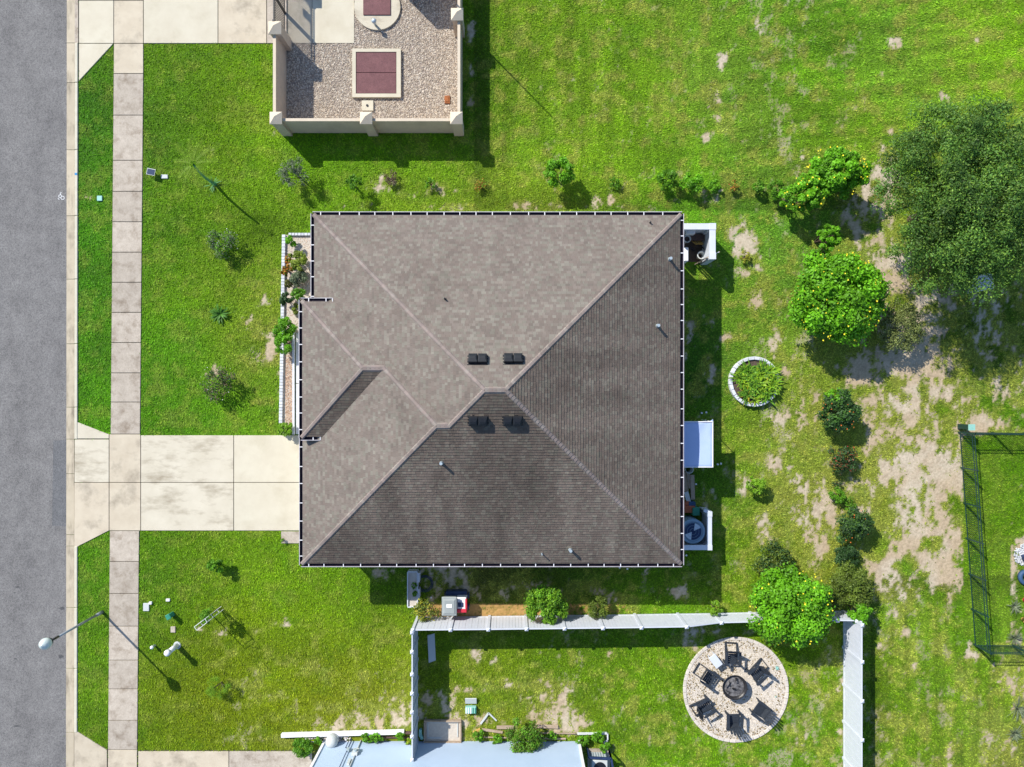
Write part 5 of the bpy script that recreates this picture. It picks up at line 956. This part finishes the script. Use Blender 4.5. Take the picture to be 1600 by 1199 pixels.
# flower bed plants
FB = 'plants in the gravel bed along the house front'
for (x, y_, r_, h_, cl, lb) in ((456, 377, 9, .7, BRT, 'bright green shrub at the northern tip of the gravel bed'), (467, 408, 16, .8, (.2, .27, .03), 'largest yellow-green shrub of the gravel bed'), (452, 405, 7, .5, ORG, 'upper orange-leaved plant in the gravel bed'), (449, 424, 9, .6, ORG, 'lower orange-leaved plant in the gravel bed'), (467, 436, 13, .6, GRY, 'grey-green fluffy plant below the yellow-green one in the bed'), (452, 444, 7, .5, (.12, .13, .03), 'small dark orange-tinged plant in the middle of the bed'), (467, 461, 10, .7, MID, 'round green plant near the step of the gutter'), (448, 470, 11, .8, DRK, 'dark leafy shrub on the edging blocks at mid bed'), (466, 485, 9, .6, (.17, .22, .03), 'olive plant touching the bay gutter'), (445, 512, 17, 1.0, BRT, 'upper one of two bright green shrubs by the front path'), (445, 537, 16, 1.0, BRT, 'lower one of two bright green shrubs by the front path'), (447, 670, 11, .6, LIM, 'lime green shrub where the bed meets the driveway')):
    shrub(x, y_, r_, h_, lb, cl, .09, int(300+r_*r_*6), group=FB, col2=MID if cl in (ORG,) else None, p2=.3)
shrub(440, 844+0, 4, .3, 'tiny weed at the small pad next to the garage', MID, .05, 60, name='plant', cat='plant')
def rosette(px, py, n, L, col, label, parent=None, z=0, name='spiky_plant', group=None, up=.9, w=.045, var=.25, cat='plant'):
    b = G(px, py, z) if parent else W(px, py, .25); 
    if parent is None: b.z = 0
    t = parent or thing(name, label, cat, b, group=group); b = Vector((b.x, b.y, z)); V_ = []; F_ = []; C_ = []
    for i in range(n):
        a = random.uniform(0, 2*PI); l_ = L*random.uniform(.6, 1.15); el = random.uniform(.35, up); d = Vector((math.cos(a), math.sin(a), 0)); s_ = Vector((-d.y, d.x, 0)); k = len(V_); ww = w*random.uniform(.7, 1.2); c_ = np.array(col)*random.uniform(1-var, 1+var)
        for j, (t_, wf) in enumerate(((0, .6), (.4, 1), (.75, .8), (1, .05))):
            hz = l_*(math.sin(el)*t_-.55*t_*t_*math.sin(el)); p = b+d*(l_*math.cos(el)*t_)+Vector((0, 0, hz+.02)); V_ += [tuple(p+s_*ww*wf*.5), tuple(p-s_*ww*wf*.5)]; C_ += [c_*(.8+.3*t_)]*2
            if j: F_.append((k+2*j-2, k+2*j-1, k+2*j+1, k+2*j))
    npmesh('leaves', np.array(V_), np.array(F_), M['leaf'], t, np.array(C_)); return t
rosette(342, 491, 70, .62, (.07, .20, .02), 'dark green rosette cycad in the middle of the front lawn', w=.07, group=FY)
for i in range(60):
    a = random.uniform(0, 2*PI); r_ = 29*math.sqrt(random.random()); rosette(RC[0]+3+r_*math.cos(a), RC[1]+r_*math.sin(a), 20, .62, random.choice([(.18, .36, .02), (.13, .30, .02), (.24, .40, .02), (.36, .34, .03) if i > 50 else (.09, .22, .02)]), '', parent=rg, z=.18, up=1.45, w=.075)
# tall feathery palm in the north front lawn
pm = thing('palm_sapling', 'thin tall palm with feathery yellow-green fronds in the northern front lawn', 'palm', G(337, 289)); b = G(337, 289)
m = MB(); pts = [b, b+Vector((-.1, .05, .9)), b+Vector((-.05, .12, 1.8)), b+Vector((.05, .2, 2.5))]
for i in range(3): m.tube(pts[i], pts[i+1], .075-.01*i, .065-.01*i, 8, False)
m.build('trunk', M['green_p'], pm)
for k in range(10):
    a = 2*PI*k/10+random.uniform(-.2, .2); L = random.uniform(1.1, 1.6); d = Vector((math.cos(a), math.sin(a), 0)); s_ = Vector((-d.y, d.x, 0)); V_ = []; F_ = []; C_ = []
    for j in range(26):
        t_ = .12+.88*j/26; p = pts[3]+d*L*t_+Vector((0, 0, .6*t_-1.0*t_*t_))
        for sg in (-1, 1):
            e = p+s_*sg*.32*(1-t_*.6)+d*.16-Vector((0, 0, .1)); q0 = p+d*.008; q1 = p-d*.008; n_ = len(V_); V_ += [tuple(q0), tuple(q1), tuple(e)]; F_.append((n_, n_+1, n_+2)); C_ += [np.array((.20, .31, .02))*random.uniform(.7, 1.2)]*3
    npmesh('frond', np.array(V_), np.array(F_), M['leaf'], pm, np.array(C_))
rosette(331, 287, 16, .5, (.10, .30, .10), 'small teal-green rosette at the foot of the feathery palm', w=.04)
# east edge items
tr = thing('tyre_planter', 'blue painted tyre planter at the right edge of the neighbouring lawn', 'tyre', G(1606, 903)); m = MB(); c = G(1601, 902, .1); n_ = 24; V_ = []
m.lathe(c-Vector((0, 0, .1)), [(.22, 0), (.38, 0), (.40, .1), (.38, .2), (.24, .2), (.22, .1)], 24, False); m.build('tyre', M['tyre'], tr, smooth=True); rosette(1601, 902, 14, .3, (.12, .26, .03), '', parent=tr, z=.1)
tag(pebbles('white_stones', 420, disc(0, 17, (1601, 868)), None, (.03, .08), [(.50, .51, .52), (.42, .44, .47)], .03), 'heap of white stones at the right edge of the neighbouring lawn', 'stones')
m = MB(); m.box(G(1600, 872, .2), (.3, .4, .4), rz=.4); tag(m.build('blue_pot', M['navy'], bevel=.05), 'dark blue pot standing on the white stones', 'pot')
m = MB(); m.lathe(G(1601, 938, 0), [(.12, 0), (.18, .3), (.2, .3), (.17, .3), (.12, .1)], 14, False); tag(m.build('red_pot', M['red'], smooth=True), 'red flower pot below the blue tyre planter', 'pot')
m = MB(); m.lathe(G(1598, 968, 0), [(.1, 0), (.15, .22), (.17, .22), (.14, .22), (.1, .1)], 14, False); tag(m.build('orange_pot', M['wood_y'], smooth=True), 'small orange pot near the southern dark picket fence', 'pot')
for (x, y_, L, lb) in ((1588, 950, .5, 'grey-green grass tuft between red and orange pots'), (1590, 1000, .6, 'grey-green grass tuft at the corner by the southern picket fence'), (1594, 1110, .8, 'large pale dry grass tuft at the lower right edge'), (1590, 1150, .6, 'dry grass tuft under the large pale one at the lower right')): rosette(x, y_, 60, L, (.20, .24, .14), lb, w=.03, up=1.3, name='grass_tuft')
# white shed / car glimpsed under the tree
m = MB(); m.box(G(1522, 445, .35), (1.1, .8, .7), rz=.2); tag(m.build('covered_barrow', M['lgrey'], bevel=.08), 'pale covered object glimpsed beneath the big shade tree', 'covered object')
# small white debris in the shaded strips
m = MB()
for (x, y_) in ((1072, 868), (1103, 645), (1102, 658), (1112, 730), (1121, 726), (1087, 757), (674, 934), (1126, 725), (980, 889), (968, 887), (1096, 646)): m.box(G(x, y_, .05), (.09, .08, .08), rz=x)
tag(m.build('scraps', M['white'], bevel=.01), 'scattered white scraps on the shaded grass around the house', 'litter', kind='stuff')
# ------------------------------------------------------------------ grass blades
NB = 760000
bx = RNG.uniform(-26.8, 26.8, NB); by = RNG.uniform(-20.3, 20.3, NB); gpx = bx/S+800; gpy = 600-by/S
keep = np.ones(NB, bool); jpx = gpx+RNG.normal(size=NB)*.8; jpy = gpy+RNG.normal(size=NB)*.8
for poly in EXC:
    a = np.array(poly, float); mk = (jpx > a[:, 0].min()) & (jpx < a[:, 0].max()) & (jpy > a[:, 1].min()) & (jpy < a[:, 1].max())
    ii = np.where(mk)[0]
    if len(ii): keep[ii[inpoly(jpx[ii], jpy[ii], [tuple(p) for p in a])]] = False
bx, by, gpx, gpy = bx[keep], by[keep], gpx[keep], gpy[keep]
c, soil, mu, n, n2 = ground_fields(gpx, gpy); c = turf_color(c, gpx, gpy, n, n2)*TG; k = RNG.random(len(bx)) > soil*1.02
bx, by, gpx, gpy, c, soil, n, n2 = bx[k], by[k], gpx[k], gpy[k], c[k], soil[k], n[k], n2[k]
col = c; N = len(bx)
az = RNG.uniform(0, 2*PI, N); el = RNG.uniform(R(8), R(48), N); Lb = RNG.uniform(.06, .13, N)*(1-.35*soil); wb = RNG.uniform(.014, .028, N)
dx, dy, dz = np.cos(az)*np.cos(el), np.sin(az)*np.cos(el), np.sin(el); sx, sy = -np.sin(az), np.cos(az)
z0 = np.full(N, -.01)
A = np.stack([bx+sx*wb, by+sy*wb, z0], -1); B = np.stack([bx-sx*wb, by-sy*wb, z0], -1); Cc = np.stack([bx+dx*Lb, by+dy*Lb, z0+dz*Lb], -1)
V = np.stack([A, B, Cc], 1).reshape(-1, 3); F = np.arange(N*3).reshape(N, 3)
rv = RNG.uniform(.55, 1.4, (N, 1)); yel = RNG.random((N, 1)) < .07; cb = np.where(yel, col*np.array([1.3, 1.1, 1.0])+np.array([.02, .015, .008]), col)*rv
CCb = np.repeat(cb, 3, 0); CCb[2::3] *= 1.15
gb_ = npmesh('grass', V, F, M['blade'], color=CCb, kind='stuff'); tag(gb_, 'mown green lawn grass with yellowish and bare patches around the house', 'grass')
